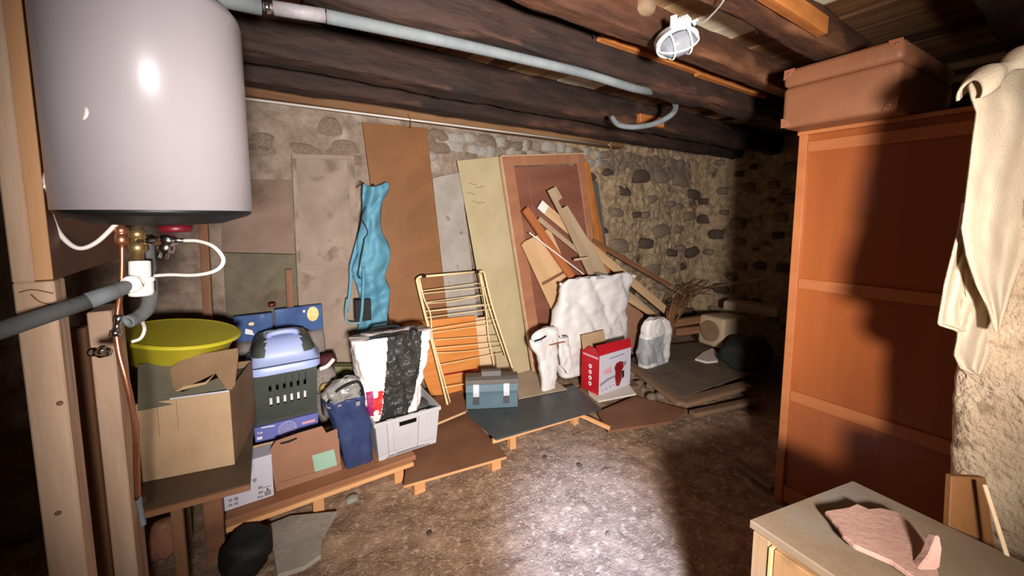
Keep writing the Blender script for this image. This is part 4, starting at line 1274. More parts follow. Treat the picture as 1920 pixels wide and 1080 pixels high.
# white carton with print
Mw = Matrix.Translation(V((PY(421, 955, 2.06).x, 2.06, SH)))
ww = PY(514, 930, 2.06).x - Mw.translation.x
hw = PY(509, 852, 2.06).z - SH
wbx = empty('white_carton', Mw @ V((ww / 2, .1, 0)), 'white printed carton standing half under the dark table', 'box')
boxes('box_body', [(0, ww, 0, .10, 0, hw)], 'white_card', wbx, Mw, .002)
boxes('box_lid_edge', [(-.001, ww + .001, -.001, .101, hw - .012, hw + .001)], 'white_card', wbx, Mw, .002)
def lw(x, y): return loc2(Mw, x, y)
for x, y, r in ((432, 938, .007), (443, 935, .008)): decal('print_mark', Mw, disc(*lw(x, y), r, r), 'print_grey', wbx)
for x, y in ((432, 947), (443, 944)):
    cx, cz = lw(x, y)
    decal('print_mark', Mw, rect(cx - .007, cx + .007, cz - .005, cz + .005), 'print_grey', wbx)
for x, y, a, b in ((488, 914, .009, .006), (489, 923, .009, .006), (485, 932, .005, .005), (491, 931, .005, .005)):
    cx, cz = lw(x, y)
    decal('print_mark', Mw, rect(cx - a, cx + a, cz - b, cz + b), 'print_grey', wbx)
cx, cz = lw(502, 923)
decal('print_label', Mw, rect(cx - .013, cx + .013, cz - .014, cz + .010), 'print_grey', wbx)
decal('print_mark', Mw, rect(cx - .004, cx + .004, cz + .012, cz + .019), 'black', wbx)
cx, cz = lw(500, 913)
decal('print_mark', Mw, rect(cx - .016, cx + .016, cz - .002, cz + .002), 'print_grey', wbx)
decal('print_bar', Mw, [lw(472, 900), lw(479, 896), lw(482, 898), lw(478, 906)], 'print_grey', wbx)

# kraft carton with green tape
Mk = Matrix.Translation(V((PY(517, 909, 2.09).x, 2.09, SH)))
def lk(x, y): return loc2(Mk, x, y)
wk = lk(640, 875)[0]
kb = empty('kraft_carton', Mk @ V((wk / 2, .08, 0)), 'open brown kraft carton with a mint green sticker', 'box')
hk = lk(508, 846)[1]
hk2 = lk(632, 806)[1]
poly = [(0, 0), (wk, 0), lk(632, 804), lk(612, 812), lk(604, 799), lk(560, 812), lk(517, 827), (-.02, hk)]
decal('front_panel', Mk, poly, 'kraft', kb, y=.004, th=.004)
boxes('carton_body', [(.003, wk - .003, .006, .16, 0.002, hk - .04)], 'carton_dim', kb, Mk, .002)
decal('left_flap', Mk, [loc2(Mk, x, y, .08) for x, y in ((474, 836), (516, 826), (560, 812), (508, 850), (506, 862), (473, 868))], 'carton', kb, y=.08, th=.003)
decal('bottom_fold', Mk, [lk(521, 905), lk(640, 870), (wk, .0), (0, 0)], 'kraft', kb, y=-.001, th=.004)
decal('handle_slot', Mk, [lk(525, 830), lk(540, 826), lk(556, 820), lk(557, 823), lk(541, 830), lk(526, 833)], 'black', kb, y=-.0005)
decal('green_sticker', Mk, [lk(585, 854), lk(626, 842), lk(632, 872), lk(591, 887)], 'tape_green', kb, y=-.0005)

# blue fan box
NB = 2.27
xa, xb_ = PY(477, 805, NB).x, PY(596, 772, NB).x
zb = PY(540, 788, NB).z
Mf = Matrix.Translation(V((xa, NB, SH)))
def lf(x, y): return loc2(Mf, x, y)
fb = empty('blue_box', Mf @ V(((xb_ - xa) / 2, .13, 0)), 'periwinkle blue printed box under the pet carrier', 'box')
boxes('box_body', [(0, xb_ - xa, 0, .26, 0, zb - SH)], 'blue_box', fb, Mf, .002)
cx, cz = lf(539, 804)
for r in (.042, .036, .025, .014, .006):
    ring_ = disc(cx, cz, r, r, 28)
    inn = disc(cx, cz, r - .0022, r - .0022, 28)
    for i in range(0):
        pass
    vs_ = [V((a, -.0012, b)) for a, b in ring_] + [V((a, -.0012, b)) for a, b in inn]
    mesh('fan_ring', vs_, [(i, (i + 1) % 28, 28 + (i + 1) % 28, 28 + i) for i in range(28)], 'print_pale', fb, Mf)
for i in range(12):
    a = i * math.pi / 6
    decal('fan_spoke', Mf, [(cx + .006 * math.cos(a), cz + .006 * math.sin(a)), (cx + .040 * math.cos(a - .03), cz + .040 * math.sin(a - .03)), (cx + .040 * math.cos(a + .06), cz + .040 * math.sin(a + .06))], 'print_pale', fb, y=-.0004, th=.0008)
decal('print_block', Mf, [lf(566, 792), lf(590, 785), lf(591, 790), lf(567, 796)], 'print_pink', fb)
for q in ([(483, 811), (485, 810), (485, 813), (483, 814)], [(487, 811), (489, 810), (489, 813), (487, 814)], [(490, 810), (492, 809), (492, 812), (490, 813)], [(482, 820), (492, 818), (492, 823), (482, 825)], [(490, 801), (515, 797), (515, 799), (490, 803)]):
    decal('print_mark', Mf, [lf(*p) for p in q], 'print_white', fb)

# pet carrier
NCy = 2.285
zc0 = zb + .001
x0, x1 = PY(482, 798, NCy).x, PY(594, 768, NCy).x
xt0, xt1 = PY(462, 708, NCy - .03).x, PY(593, 676, NCy - .03).x
zr = PY(525, 693, NCy - .03).z
pc_ = empty('pet_carrier', ((x0 + x1) / 2, NCy + .14, zc0), 'dark grey pet carrier with lavender blue lid on the blue box', 'pet carrier')
Mp = Matrix.Translation(V(((x0 + x1) / 2, NCy, zc0)))
hb = zr - zc0
wbt, wtp = (x1 - x0) / 2, (xt1 - xt0) / 2 - .012
# front wall of the tub is a grid with real slots
DEPc = .24
def tubpt(a, z, f):
    """a in -1..1 across; f 0 front 1 back"""
    t = z / hb
    wv = wbt + (wtp - wbt) * t
    y0 = -.035 * t
    y1 = DEPc + .035 * t
    return V((a * wv, y0 + (y1 - y0) * f, z))
nx, nz2 = 45, 24
vs_, fs = [], []
for j in range(nz2 + 1):
    for i in range(nx + 1):
        vs_.append(tubpt(-1 + 2 * i / nx, hb * j / nz2, 0))
for j in range(nz2):
    for i in range(nx):
        inslot = (8 <= i < 38) and ((i - 8) % 5 in (2, 3)) and (15 <= j < 21 or 8 <= j < 12)
        if not inslot:
            k = j * (nx + 1) + i
            fs.append((k, k + 1, k + nx + 2, k + nx + 1))
o = solid(mesh('slotted_front', vs_, fs, 'carrier_grey', pc_, Mp), .004)
vs_, fs = [], []
ringp = [(1, 0), (1, 1), (-1, 1), (-1, 0)]
for z in (0, hb):
    for a, f in ringp: vs_.append(tubpt(a, z, f))
fs = [(0, 1, 5, 4), (1, 2, 6, 5), (2, 3, 7, 6), (0, 1, 2, 3)]
solid(mesh('tub', vs_, fs, 'carrier_grey', pc_, Mp), .004)
boxes('tub_foot', [(-wbt - .004, wbt + .004, -.004, .004, 0, .02)], 'carrier_grey', pc_, Mp, .002)
boxes('pale_lining', [(-wbt * .8, wbt * .8, .05, .2, .03, hb * .38)], 'print_white', pc_, Mp, .01)
# lid
wl = (PY(597, 672, NCy - .05).x - PY(452, 708, NCy - .05).x) / 2
vs_, fs = [], []
ks = 96
prof = [(1.0, 0, 0), (1.0, .036, 0), (.985, .040, 0), (.93, .042, 0), (.86, .085, .02), (.78, .125, .04), (.66, .152, .06), (.5, .163, .07), (0.02, .166, .08)]
for s, z, b in prof:
    for j in range(ks):
        a = 2 * math.pi * j / ks
        c, sn = math.cos(a), math.sin(a)
        ew = wl * s
        ed = (DEPc / 2 + .055) * (s if s > .9 else s * (1.0))
        vs_.append(V((ew * math.copysign(abs(c) ** .38, c), DEPc / 2 + ed * math.copysign(abs(sn) ** .38, sn), hb - .012 + z)))
for i in range(len(prof) - 1):
    for j in range(ks): fs.append((i * ks + j, i * ks + (j + 1) % ks, (i + 1) * ks + (j + 1) % ks, (i + 1) * ks + j))
fs.append(tuple(range(len(prof) * ks - ks, len(prof) * ks)))
mi = [1 if (k // ks) >= 4 and abs(sum(vs_[i].x for i in f) / len(f)) > wl * .47 else 0 for k, f in enumerate(fs)]
mesh('lid', vs_, fs, ['lavender', 'carrier_grey'], pc_, Mp, smooth=True, midx=mi)
zl = hb - .012
boxes('lid_groove', [(-wl * .93, wl * .93, -.0525, -.048, zl + .0405, zl + .044)], 'black_plastic', pc_, Mp, .001)
for k in range(5):
    t = k / 4
    boxes('vent_rib', [(-wl * .42, wl * .42, -.03 + t * .03, -.024 + t * .03, zl + .078 + t * .03, zl + .088 + t * .03)], 'black_plastic' if k % 2 else 'lavender', pc_, Mp, .002)
tubes('handle', [([Mp @ V((-wl * .36, .07, zl + .15)), Mp @ V((-wl * .34, .05, zl + .178)), Mp @ V((0, .045, zl + .186)), Mp @ V((wl * .34, .05, zl + .178)), Mp @ V((wl * .36, .07, zl + .15))], .014)], 'lavender', pc_, 12)
for s in (-1, 1):
    boxes('side_clip', [(s * (wl - .002) - .006, s * (wl - .002) + .006, .10, .16, zl - .03, zl + .03)], 'lavender', pc_, Mp, .003)

# bedding packs behind the carrier
NP = 2.62
for i, (xl, xr, yt, yb, lb) in enumerate(((436, 514, 592, 700, 'left clear bedding pack with dull blue header behind the carrier'), (515, 609, 577, 700, 'right clear bedding pack with blue header and golden picture'))):
    xA, xB = PY(xl, 620, NP).x, PY(xr, 620, NP).x
    zT = PY((xl + xr) / 2, yt, NP).z
    Mq = Matrix.Translation(V((xA, NP, SH)))
    pk = empty('bedding_pack', Mq @ V(((xB - xA) / 2, .05, 0)), lb, 'bedding pack', 'bedding packs behind the pet carrier')
    W_ = xB - xA
    zh = zT - SH
    bag('soft_body', Mq, [(0, .0, W_, 0, .07), (zh * .4, -.004, W_ + .004, -.004, .075), (zh * .72, .0, W_, .0, .07), (zh * .80, .004, W_ - .004, .02, .06)], ['grey_cloth'], pk, wr=.008, ws=9, seed=i + 3, pw=.4, nk=40, nz=20)
    boxes('blue_header', [(.004, W_ - .004, .03, .045, zh * .78, zh)], 'pack_blue', pk, Mq, .004)
    if i == 0:
        decal('picture', Mq, [(W_ * .28, zh * .86), (W_ * .5, zh * .84), (W_ * .46, zh * .88), (W_ * .3, zh * .90)], 'print_white', pk, y=.029)
        decal('picture', Mq, disc(W_ * .45, zh * .93, .014, .010, 12), 'pack_gold', pk, y=.029)
    else:
        decal('picture', Mq, disc(W_ * .78, zh * .93, .032, .045, 18), 'pack_gold', pk, y=.029)
        decal('picture', Mq, disc(W_ * .52, zh * .80, .045, .02, 18), 'black', pk, y=.029)
        decal('picture', Mq, disc(W_ * .60, zh * .96, .007, .008, 10), 'print_white', pk, y=.028)
rt = PY(510, 570, NP)
tag(rock('red_bow', rt + V((0, .03, -.01)), (.022, .015, .014), 'red_cap', None, 2), 'dark red knot between the two bedding packs', 'knot')
p = PY(434, 624, 2.50)
tag(boxes('red_box', [(p.x - .03, p.x + .02, 2.48, 2.56, SH, p.z)], 'deep_red'), 'tall dark red box edge showing between basin and bedding packs', 'box')

# clutter right of the carrier
NQ = 2.42
cp = empty('cap', PY(615, 690, NQ), 'dark maroon cap with a white stripe beside the carrier', 'cap')
rock('cap_crown', PY(614, 676, NQ), (.06, .05, .045), 'maroon', cp, 5)
tubes('white_stripe', [([PY(600, 692, NQ - .06), PY(614, 686, NQ - .07), PY(626, 673, NQ - .06)], .012)], 'bag_white', cp, 8)
tag(rock('grey_bundle', PY(608, 712, NQ - .02), (.075, .06, .085), 'grey_cloth', None, 6), 'crumpled grey cloth bundle below the maroon cap', 'cloth')
tag(rock('tan_rag', PY(612, 728, NQ - .1), (.04, .03, .035), 'tan_cloth', None, 9), 'small mustard tan rag under the grey bundle', 'rag')
tag(rock('white_rag', PY(640, 722, NQ - .04), (.05, .03, .025), 'bag_white', None, 14), 'small white rag above the navy bag', 'rag')
tag(prism('olive_box', [PY(622, 688, 2.56), PY(668, 688, 2.56), PY(668, 790, 2.56), PY(622, 790, 2.56)], .08, 'olive_card'), 'olive green box behind the navy bag', 'box')
tag(rock('black_shoe', PY(655, 706, 2.5), (.05, .05, .03), 'black', None, 11), 'black shoe on the olive box side', 'shoe')
tag(rock('grey_bundle', PY(625, 760, 2.4), (.07, .07, .07), 'grey_cloth', None, 16), 'dark bundle between the carrier and the navy bag', 'cloth')


def nbag(name, n, rws, dep, mt, label, cat, z0=None, body='bag_body', **kw):
    tab = []
    for y, xl, xr in rws:
        a, b = PY(xl, y, n), PY(xr, y, n)
        tab.append([(a.z + b.z) / 2, a.x, b.x])
    tab.sort()
    if z0 is not None: tab[0][0] = z0
    xo = (tab[0][1] + tab[0][2]) / 2
    Mx = Matrix.Translation(V((xo, n, tab[0][0])))
    e = empty(name, Mx.translation, label, cat)
    if not isinstance(dep, (list, tuple)): dep = [dep] * len(tab)
    T = [(z - tab[0][0], a - xo, b - xo, 0, d) for (z, a, b), d in zip(tab, dep)]
    bag(body, Mx, T, mt, e, **kw)
    return e, Mx, T


# navy bag with clear film on top
nv, Mn, Tn = nbag('navy_bag', 2.07, [(872, 648, 701), (840, 640, 699), (800, 627, 697), (765, 612, 690), (752, 608, 688)], [.16, .17, .17, .15, .13], 'navy', 'shiny navy blue shopping bag stuffed with clear film', 'bag', z0=SH, wr=.013, ws=10, seed=4, pw=.35, wz=.6, nk=80, nz=50)
zt2 = Tn[-1][0]
bag('clear_film', Mn, [(zt2 - .03, Tn[-1][1] + .01, Tn[-1][2] - .008, .015, .12), (zt2 + .03, Tn[-1][1] - .005, Tn[-1][2] - .01, .01, .13), (zt2 + .08, Tn[-1][1] + .05, Tn[-1][2] - .03, .03, .11), (zt2 + .10, Tn[-1][1] + .09, Tn[-1][2] - .07, .05, .09)], 'clear_film', nv, wr=.03, ws=18, seed=6, nk=48, nz=18)
tubes('dark_handle', [([Mn @ V((Tn[-1][1] + .02, .03, zt2)), Mn @ V((Tn[-1][1] + .07, .02, zt2 + .06)), Mn @ V((0, .01, zt2 + .085)), Mn @ V((Tn[-1][2] - .02, .02, zt2 + .05)), Mn @ V((Tn[-1][2] - .01, .03, zt2))], .007)], 'black', nv, 8)
boxes('bag_tag', [(-.012, .008, -.022, -.018, zt2 - .03, zt2 - .008)], 'print_grey', nv, Mn, .001)

# grey crate
Mg, wg, hg = qframe((711, 864), (817, 829), SH, (700, 792))
gr = empty('plastic_crate', Mg @ V((wg / 2, .12, 0)), 'light grey plastic crate with round dolphin sticker on the low shelf', 'crate')
dg = .26
prt = []
xs = [0, .14, .155, .24, .255, .70, .715, .82, .835, 1]
# corrugated walls with a handle opening in front
def gw(x): return x * wg
tpr = .018
zz_ = [0, hg * .70, hg * .83, hg * .90, hg]
vs_, fs = [], []
nxg = 40
def gx(i, z): return gw(i / nxg) + (i / nxg - .5) * 2 * tpr * z / hg
rows_z = [0, .04] + [hg * k / 20 for k in range(2, 21)]
for z in rows_z:
    for i in range(nxg + 1):
        f = i / nxg
        rec = .008 if (.17 < f < .27 or .66 < f < .8) else 0
        if f < .05 or f > .95: rec = 0
        up_ = .018 if (z == 0 and .28 < f < .66) else (.010 if z == 0 and .1 < f < .9 else 0)
        vs_.append(V((gx(i, z), rec - tpr * z / hg, z + (up_ if z == 0 else 0))))
for j in range(len(rows_z) - 1):
    for i in range(nxg):
        zc_ = (rows_z[j] + rows_z[j + 1]) / 2 / hg
        if .74 < zc_ < .9 and .34 < (i + .5) / nxg < .62: continue
        k = j * (nxg + 1) + i
        fs.append((k, k + 1, k + nxg + 2, k + nxg + 1))
solid(mesh('front_wall', vs_, fs, 'crate', gr, Mg), .004, 1)
vs_ = [V((gx(0, 0), 0, 0)), V((gx(nxg, 0), 0, 0)), V((gx(nxg, 0), dg, 0)), V((gx(0, 0), dg, 0)), V((gx(0, hg), -tpr, hg)), V((gx(nxg, hg), -tpr, hg)), V((gx(nxg, hg), dg + tpr, hg)), V((gx(0, hg), dg + tpr, hg))]
solid(mesh('crate_walls', vs_, [(0, 1, 2, 3), (1, 2, 6, 5), (2, 3, 7, 6), (3, 0, 4, 7)], 'crate', gr, Mg), .004)
o0, o1 = -tpr - .008, wg + tpr + .008
boxes('rim', [(o0, o1, -tpr - .010, -tpr - .002, hg - .022, hg), (o0, o1, dg + tpr + .002, dg + tpr + .010, hg - .022, hg), (o0, o0 + .008, -tpr - .002, dg + tpr + .002, hg - .022, hg), (o1 - .008, o1, -tpr - .002, dg + tpr + .002, hg - .022, hg)], 'crate', gr, Mg, .002)
for z in (.905,):
    boxes('handle_lip', [(gw(.33), gw(.63), -tpr * z - .012, -tpr * z, hg * z - .005, hg * z + .004)], 'crate', gr, Mg, .002)
ysl = -tpr * .5 - .0008
cx, cz = loc2(Mg, 763, 815)
decal('round_sticker', Mg, disc(cx, cz, .042, .036, 28), 'print_white', gr, y=-.004, th=.003)
decal('sticker_picture', Mg, disc(cx, cz + .002, .031, .024, 24), 'sticker_blue', gr, y=-.0072, th=.0008)
decal('sticker_wave', Mg, [(cx - .012, cz - .012), (cx - .002, cz - .004), (cx + .012, cz - .006), (cx + .022, cz + .002), (cx + .012, cz - .016)], 'print_white', gr, y=-.0082, th=.0006)
cx, cz = loc2(Mg, 803, 765)
rock('dark_content', Mg @ V((wg - .05, .12, hg - .04)), (.06, .07, .035), 'slate', gr, 4)

# striped shopping bag in the crate
NS = 2.10
sx0 = (PY(694, 783, NS).x + PY(788, 783, NS).x) / 2
sz0 = (PY(694, 783, NS).z + PY(788, 783, NS).z) / 2
SL = sorted((PY(x, y, NS).z - sz0, PY(x, y, NS).x - sx0) for x, y in ((727, 640), (724, 700), (718, 760), (712, 790)))
SRr = sorted((PY(x, y, NS).z - sz0, PY(x, y, NS).x - sx0) for x, y in ((791, 640), (788, 690), (776, 745), (766, 770), (764, 790)))
BX = [PY(x, 740, NS).x - sx0 for x in (692, 700, 706)]
BZ = [PY(700, y, NS).z - sz0 for y in (782, 735)]


def szone(x, y, z):
    if y > .10: return 0
    xl, xr_ = interp(SL, z)[0], interp(SRr, z)[0]
    if xl < x < xr_: return 1
    if BZ[0] < z < BZ[1] and x < xl - .003 and x > BX[0] - .012:
        if x < BX[1]: return 3
        d1 = (x - (BX[1] + .012)) ** 2 + (z - BZ[0] - .018) ** 2
        d2 = (x - (BX[1] + .010)) ** 2 + (z - BZ[1] + .02) ** 2
        if d1 < .00025 or d2 < .00035: return 0
        return 2 if z < BZ[1] - .01 else 0
    return 0
sb, Ms, Ts = nbag('striped_bag', NS, [(783, 694, 788), (760, 690, 793), (720, 680, 800), (680, 671, 808), (645, 664, 813), (630, 661, 812)], [.17, .18, .19, .19, .17, .15], ['bag_white', 'bag_black', 'bag_red', 'bag_purple'], 'white shopping bag with a wide black stripe standing in the crate', 'bag', nk=190, nz=90, wr=.012, ws=15, seed=2, pw=.3, zone=szone, topw=.012)
zt3 = Ts[-1][0]
tubes('dark_handle', [([Ms @ V((-.09, .15, zt3 - .01)), Ms @ V((-.06, .16, zt3 + .015)), Ms @ V((.06, .16, zt3 + .01)), Ms @ V((.10, .15, zt3 - .02))], .009)], 'black', sb, 8)
tubes('dark_handle', [([Ms @ V((.09, .0, zt3 - .03)), Ms @ V((.11, .02, zt3 + .012)), Ms @ V((.145, .04, zt3 + .002))], .008)], 'black', sb, 8)

# ================================================================== TOOLBOX, SACKS, RED BOX
Mt, wt, ht = qframe((873, 769), (972, 764), .1215, (872, 707))
tbx = empty('toolbox', Mt @ V((wt / 2, .08, 0)), 'blue grey plastic toolbox with brown lid and two pale latches', 'toolbox')
dt = .13
hbx = loc2(Mt, 873, 737)[1]
def tprism(name, prof, x0, x1, m, bev=.003):
    k = len(prof)
    vs_ = [V((x0, y, z)) for y, z in prof] + [V((x1, y, z)) for y, z in prof]
    fs = [tuple(range(k)), tuple(range(2 * k - 1, k - 1, -1))] + [(i, (i + 1) % k, k + (i + 1) % k, k + i) for i in range(k)]
    return mesh(name, vs_, fs, m, tbx, Mt, bevel=bev, seg=2)
H1, H2 = ht * .52, ht * .74
tprism('tub', [(.008, 0), (.0, H1 * .85), (-.006, H1), (dt + .006, H1), (dt, H1 * .85), (dt - .008, 0)], .004, wt - .004, 'toolbox')
tprism('upper_band', [(-.006, H1 + .0015), (.004, H2), (dt - .004, H2), (dt + .006, H1 + .0015)], .002, wt - .002, 'toolbox')
tprism('lid', [(.001, H2 + .001), (.006, ht * .86), (.03, ht * .94), (dt - .03, ht * .94), (dt - .006, ht * .86), (dt - .001, H2 + .001)], 0, wt, 'toolbox_lid')
tprism('handle_block', [(.028, ht * .94), (.045, ht * 1.08), (dt - .045, ht * 1.08), (dt - .028, ht * .94)], wt * .30, wt * .68, 'toolbox_lid')
for f in (.20, .77):
    tprism('latch', [(-.014, H1 * .78), (-.014, H1), (-.002, H2 + .004), (.004, H2 + .004), (-.002, H1 * .78)], wt * f - .021, wt * f + .021, 'latch', .002)
    tprism('latch_seat', [(-.006, H1 * .3), (-.006, H1 * .76), (.003, H1 * .76), (.006, H1 * .3)], wt * f - .021, wt * f + .021, 'slate', .001)

# big white sack and small carrier bag
ws_, Mws, Tws = nbag('white_sack', 2.32, [(702, 1062, 1172), (660, 1052, 1184), (610, 1050, 1188), (570, 1053, 1190), (540, 1058, 1193), (525, 1062, 1194), (517, 1070, 1180)], [.16, .19, .19, .18, .14, .08, .04], 'sack_white', 'large crumpled white plastic sack in front of the door', 'sack', z0=.13, wr=.03, ws=6, seed=5, pw=.5, nk=80, nz=54, topw=.02, wz=1.5)
zt4 = Tws[-1][0]
for s, x in ((-1, Tws[-2][1] + .005), (1, Tws[-2][2] - .005)):
    fitting('tied_corner', Mws @ V((x, .05, zt4 - .05)), Mws @ V((x + s * .035, .04, zt4 - (.035 if s < 0 else .05))), [(.022, 0), (.012, .5), (.016, .8), (.005, 1)], 'sack_white', ws_, 10)
zp = PY(1128, 547, 2.30).z - Tws[0][0]
xp = PY(1128, 547, 2.30).x - Mws.translation.x
for k in range(4):
    boxes('faded_print', [(xp - .05 + .002 * k, xp + .05 - .02 * (k % 2), -.0435, -.0425, zp - .022 + .013 * k, zp - .015 + .013 * k)], 'print_grey', ws_, Mws @ Matrix.Translation((0, .035, 0)), 0)
NCB = 2.24
cb, Mcb, Tcb = nbag('carrier_bag', NCB, [(698, 1020, 1046), (680, 1016, 1049), (664, 1010, 1050), (652, 1002, 1050), (636, 998, 1052), (622, 1006, 1050), (614, 1018, 1040)], [.05, .08, .08, .08, .07, .05, .03], 'sack_white', 'small white carrier bag with cut out handle left of the sack', 'bag', z0=.135, wr=.012, ws=11, seed=9, pw=.6, nk=72, nz=40, topw=.02)
tubes('bag_handle', [([PY(x, y, NCB - .01) for x, y in ((1016, 640), (1002, 640), (998, 632), (1008, 622), (1026, 616), (1044, 621), (1054, 634))], .008)], 'sack_white', cb, 10)
tubes('handle_fold', [([PY(x, y, NCB - .02) for x, y in ((1002, 640), (1014, 636), (1024, 630))], .006)], 'black', cb, 6)
xm = Mcb.translation.x
T2 = sorted([PY(x0_, y, NCB).z - Tcb[0][0] - Mcb.translation.z + Tcb[0][0], PY(x0_, y, NCB).x - xm, PY(x1_, y, NCB).x - xm, 0, d] for y, x0_, x1_, d in ((703, 1066, 1072, .03), (690, 1057, 1075, .06), (660, 1050, 1074, .07), (635, 1050, 1068, .05)))
bag('second_lobe', Mcb, T2, 'sack_white', cb, wr=.016, ws=12, seed=12, nk=56, nz=30, pw=.6)
a_, b_ = PY(1027, 646, NCB), PY(1056, 639, NCB)
boxes('brown_slot', [(a_.x, b_.x, NCB - .03, NCB - .012, a_.z, b_.z)], 'slat_orange', cb, None, .002)

# red box
ZR = .086
A, B = PZ(1123, 742, ZR), PZ(1181, 720, ZR)
Cb = PZ(1089, 726, ZR)
Mr = frame(A, B - A, (0, 0, 1))
wr2 = (B - A).length
dr2 = (Cb - A).length
hr2 = PL(1122, 669, A, V(Mr.col[1][:3])).z - ZR
rb = empty('red_box', Mr @ V((wr2 / 2, dr2 / 2, 0)), 'open red and white product box with a hand drill picture', 'box')
boxes('white_front', [(0, wr2, 0, .003, 0, hr2)], 'white_card', rb, Mr, 0)
boxes('red_sides', [(-.0005, .003, .0035, dr2, 0, hr2), (wr2 - .003, wr2, .0035, dr2, 0, hr2), (.0035, wr2 - .0035, dr2 - .003, dr2, 0, hr2), (.0035, wr2 - .0035, .0035, dr2 - .0035, 0, .003)], 'red_card', rb, Mr, 0)
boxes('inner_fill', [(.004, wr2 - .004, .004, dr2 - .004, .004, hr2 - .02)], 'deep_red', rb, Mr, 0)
def lr(x, y): return loc2(Mr, x, y)
decal('front_flap', Mr, [(0, hr2 + .001), (wr2, hr2 + .001), lr(1182, 634), lr(1118, 649)], 'red_card', rb, y=.004, th=.003)
vs_ = [V((.01, dr2 - .003, hr2)), V((wr2 * .75, dr2 - .003, hr2)), V((wr2 * .75, dr2 + .02, hr2 + .11)), V((.01, dr2 + .02, hr2 + .11))]
prism('back_flap', [Mr @ v for v in vs_], .003, 'carton', rb)
prism('side_flap', [Mr @ V(v) for v in ((.003, .01, hr2), (.003, dr2 - .01, hr2), (.05, dr2 - .03, hr2 + .03), (.05, .02, hr2 + .03))], .003, 'red_card', rb)
for p in (('deep_red', [lr(1152, 689), lr(1156, 681), lr(1163, 677), lr(1168, 678), lr(1169, 688), lr(1166, 694), lr(1165, 712), lr(1161, 723), lr(1155, 724), lr(1153, 708), lr(1154, 698)]),
          ('print_grey', [lr(1168, 679), lr(1174, 676), lr(1174, 683), lr(1169, 688)]),
          ('print_grey', [lr(1125, 720), lr(1140, 709), lr(1154, 703), lr(1154, 706), lr(1141, 713), lr(1125, 725)]),
          ('print_pink', [lr(1131, 695), lr(1137, 692), lr(1146, 686), lr(1147, 698), lr(1131, 703)]),
          ('black', [lr(1166, 696), lr(1170, 693), lr(1170, 706), lr(1166, 710)]),
          ('print_grey', [lr(1142, 672), lr(1170, 662), lr(1170, 664), lr(1142, 674)])):
    decal('print_picture', Mr, p[1], p[0], rb, y=-.0002, th=.0006)
for x, y in ((1130, 732), (1137, 729), (1144, 725), (1150, 722)):
    cx, cz = lr(x, y)
    decal('print_mark', Mr, disc(cx, cz, .007, .008, 10), 'print_grey', rb, y=-.0002, th=.0006)
Mrs = Mr @ Matrix(((0, 1, 0, 0), (-1, 0, 0, 0), (0, 0, 1, 0), (0, 0, 0, 1)))
Mside = frame(Mr @ V((-.0008, dr2, 0)), -V(Mr.col[1][:3]), (0, 0, 1))
for k, z in enumerate((.66, .51, .36, .21)):
    decal('round_mark', Mside, disc(dr2 * .5, hr2 * z, .016, .017, 16), 'print_white', rb, y=-.0002, th=.0006)
    decal('mark_dot', Mside, disc(dr2 * .5, hr2 * z, .006, .006, 10), 'deep_red', rb, y=-.001, th=.0006)
decal('faded_title', Mside, rect(dr2 * .08, dr2 * .92, hr2 * .90, hr2 * .95), 'print_pink', rb, y=-.0002, th=.0006)
tag(stick('white_hook', PZ(1183, 648, .2), PZ(1197, 650, .2), .015, .012, 'white_plastic'), 'white plastic hook sticking out right of the red box', 'hook')

# cement bag
cm, Mcm, Tcm = nbag('cement_bag', 2.10, [(684, 1213, 1258), (660, 1212, 1263), (630, 1216, 1264), (610, 1219, 1262), (598, 1222, 1250)], [.12, .14, .13, .11, .08], ['cement_grey', 'sack_white'], 'torn grey and white paper cement bag standing on the platform', 'bag', z0=.131, wr=.016, ws=9, seed=13, pw=.42, nk=64, nz=40, topw=.04,
      zone=lambda x, y, z: 1 if (z > .27 + .1 * x or (x > .075 - z * .06 and y < .12) or (z < .03 and x < -.02)) else 0)

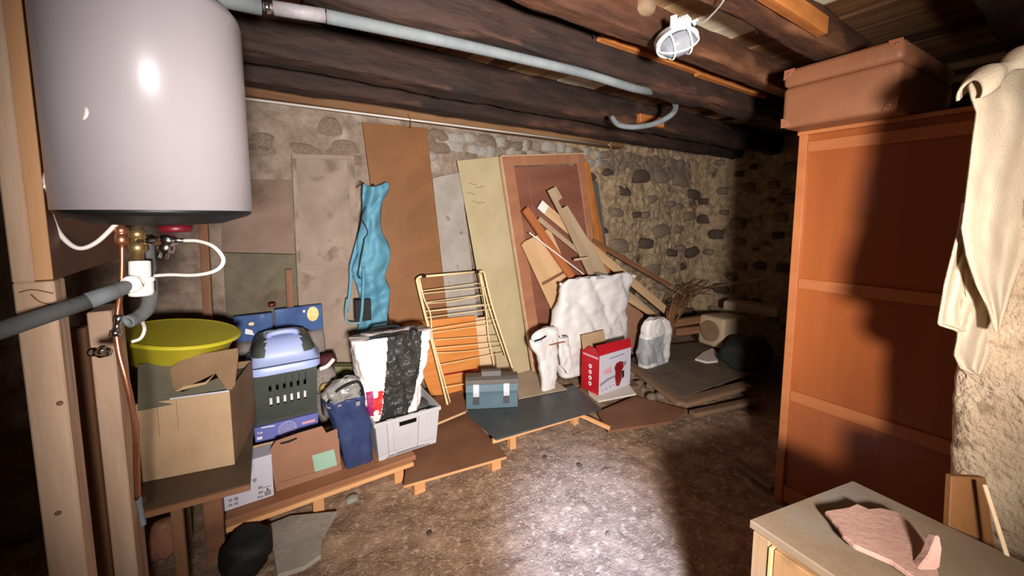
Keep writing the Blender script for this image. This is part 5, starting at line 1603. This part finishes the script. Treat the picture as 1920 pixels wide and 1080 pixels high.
# ceramic trough pieces, dark sack and stick in the dark corner
A = PZ(1306, 642, .16)
B = PZ(1347, 655, .16)
Mz = frame(A, B - A, (0.06, 0, 1))
wz2 = (B - A).length * 1.15
cs = empty('ceramic_trough', A + V((.1, .1, 0)), 'pale ceramic trough with a round hollow lying on its side', 'trough')
rbox('trough_block', 0, wz2, 0, .42, 0, .30, .035, 'ceramic', cs, Mz)
lathe('round_hollow', [(.105, 0), (.105, .002), (.09, .003), (0, .003)], 'ceramic_in', cs, frame(Mz @ V((wz2 * .48, -.001, .155)), Mz.col[0][:3], (-Mz.col[1][0], -Mz.col[1][1], -Mz.col[1][2])), 28)
c2 = tag(rbox('ceramic_slab', 0, .5, .28, .5, .0, .10, .02, 'ceramic', None, frame(PD(1340, 590, 4.05), PD(1435, 606, 3.75) - PD(1340, 590, 4.05), (0, 0, 1))), 'flat pale slab lying across the top of the ceramic trough', 'slab')
tag(rock('dark_sack', PZ(1398, 660, .24), (.27, .2, .15), 'dark_sack', None, 31, 4), 'dark green bulging sack in the shadow right of the trough', 'sack')
tag(prism('white_rag', [PZ(*p, .15) for p in ((1303, 672), (1318, 660), (1336, 652), (1346, 662), (1346, 676), (1325, 678))], .02, 'tile_white', ext=(0, 0, -1)), 'pale rag lying in front of the trough', 'rag')
tag(tubes('metal_pole', [([PY(1318, 541, 2.72), PD(1470, 517, 4.0)], .012)], 'pine_grey'), 'thin pole crossing the dark corner above the trough', 'pole')
tag(stick('dark_lath', PZ(1378, 862, .03), PZ(1452, 915, .03), .06, .02, 'pallet', up=(0, 0, 1)), 'dim lath lying on the dark floor by the wardrobe', 'lath')

# under the left table
tag(prism('grey_slab', [PZ(*p, .035) for p in ((484, 990), (545, 966), (632, 958), (604, 1006), (602, 1040), (570, 1062), (520, 1078), (512, 1030))], .02, 'slab_grey', ext=(0, 0, -1)), 'broken pale grey slab on the floor under the shelf', 'slab')
tag(rock('black_bag', PZ(462, 1035, .05), (.11, .10, .09), 'black', None, 41, 3), 'black bag heap on the floor left of the grey slab', 'bag')
tag(rock('clay_pot_piece', PY(306, 1010, 1.95), (.05, .05, .09), 'rag_pink', None, 43, 3), 'pinkish rag bundle in the dark under the table', 'rag')
tag(rock('grey_heap', PD(40, 960, 1.75), (.09, .12, .12), 'grey_cloth', None, 51, 3), 'dim grey heap in the dark behind the front post', 'cloth')
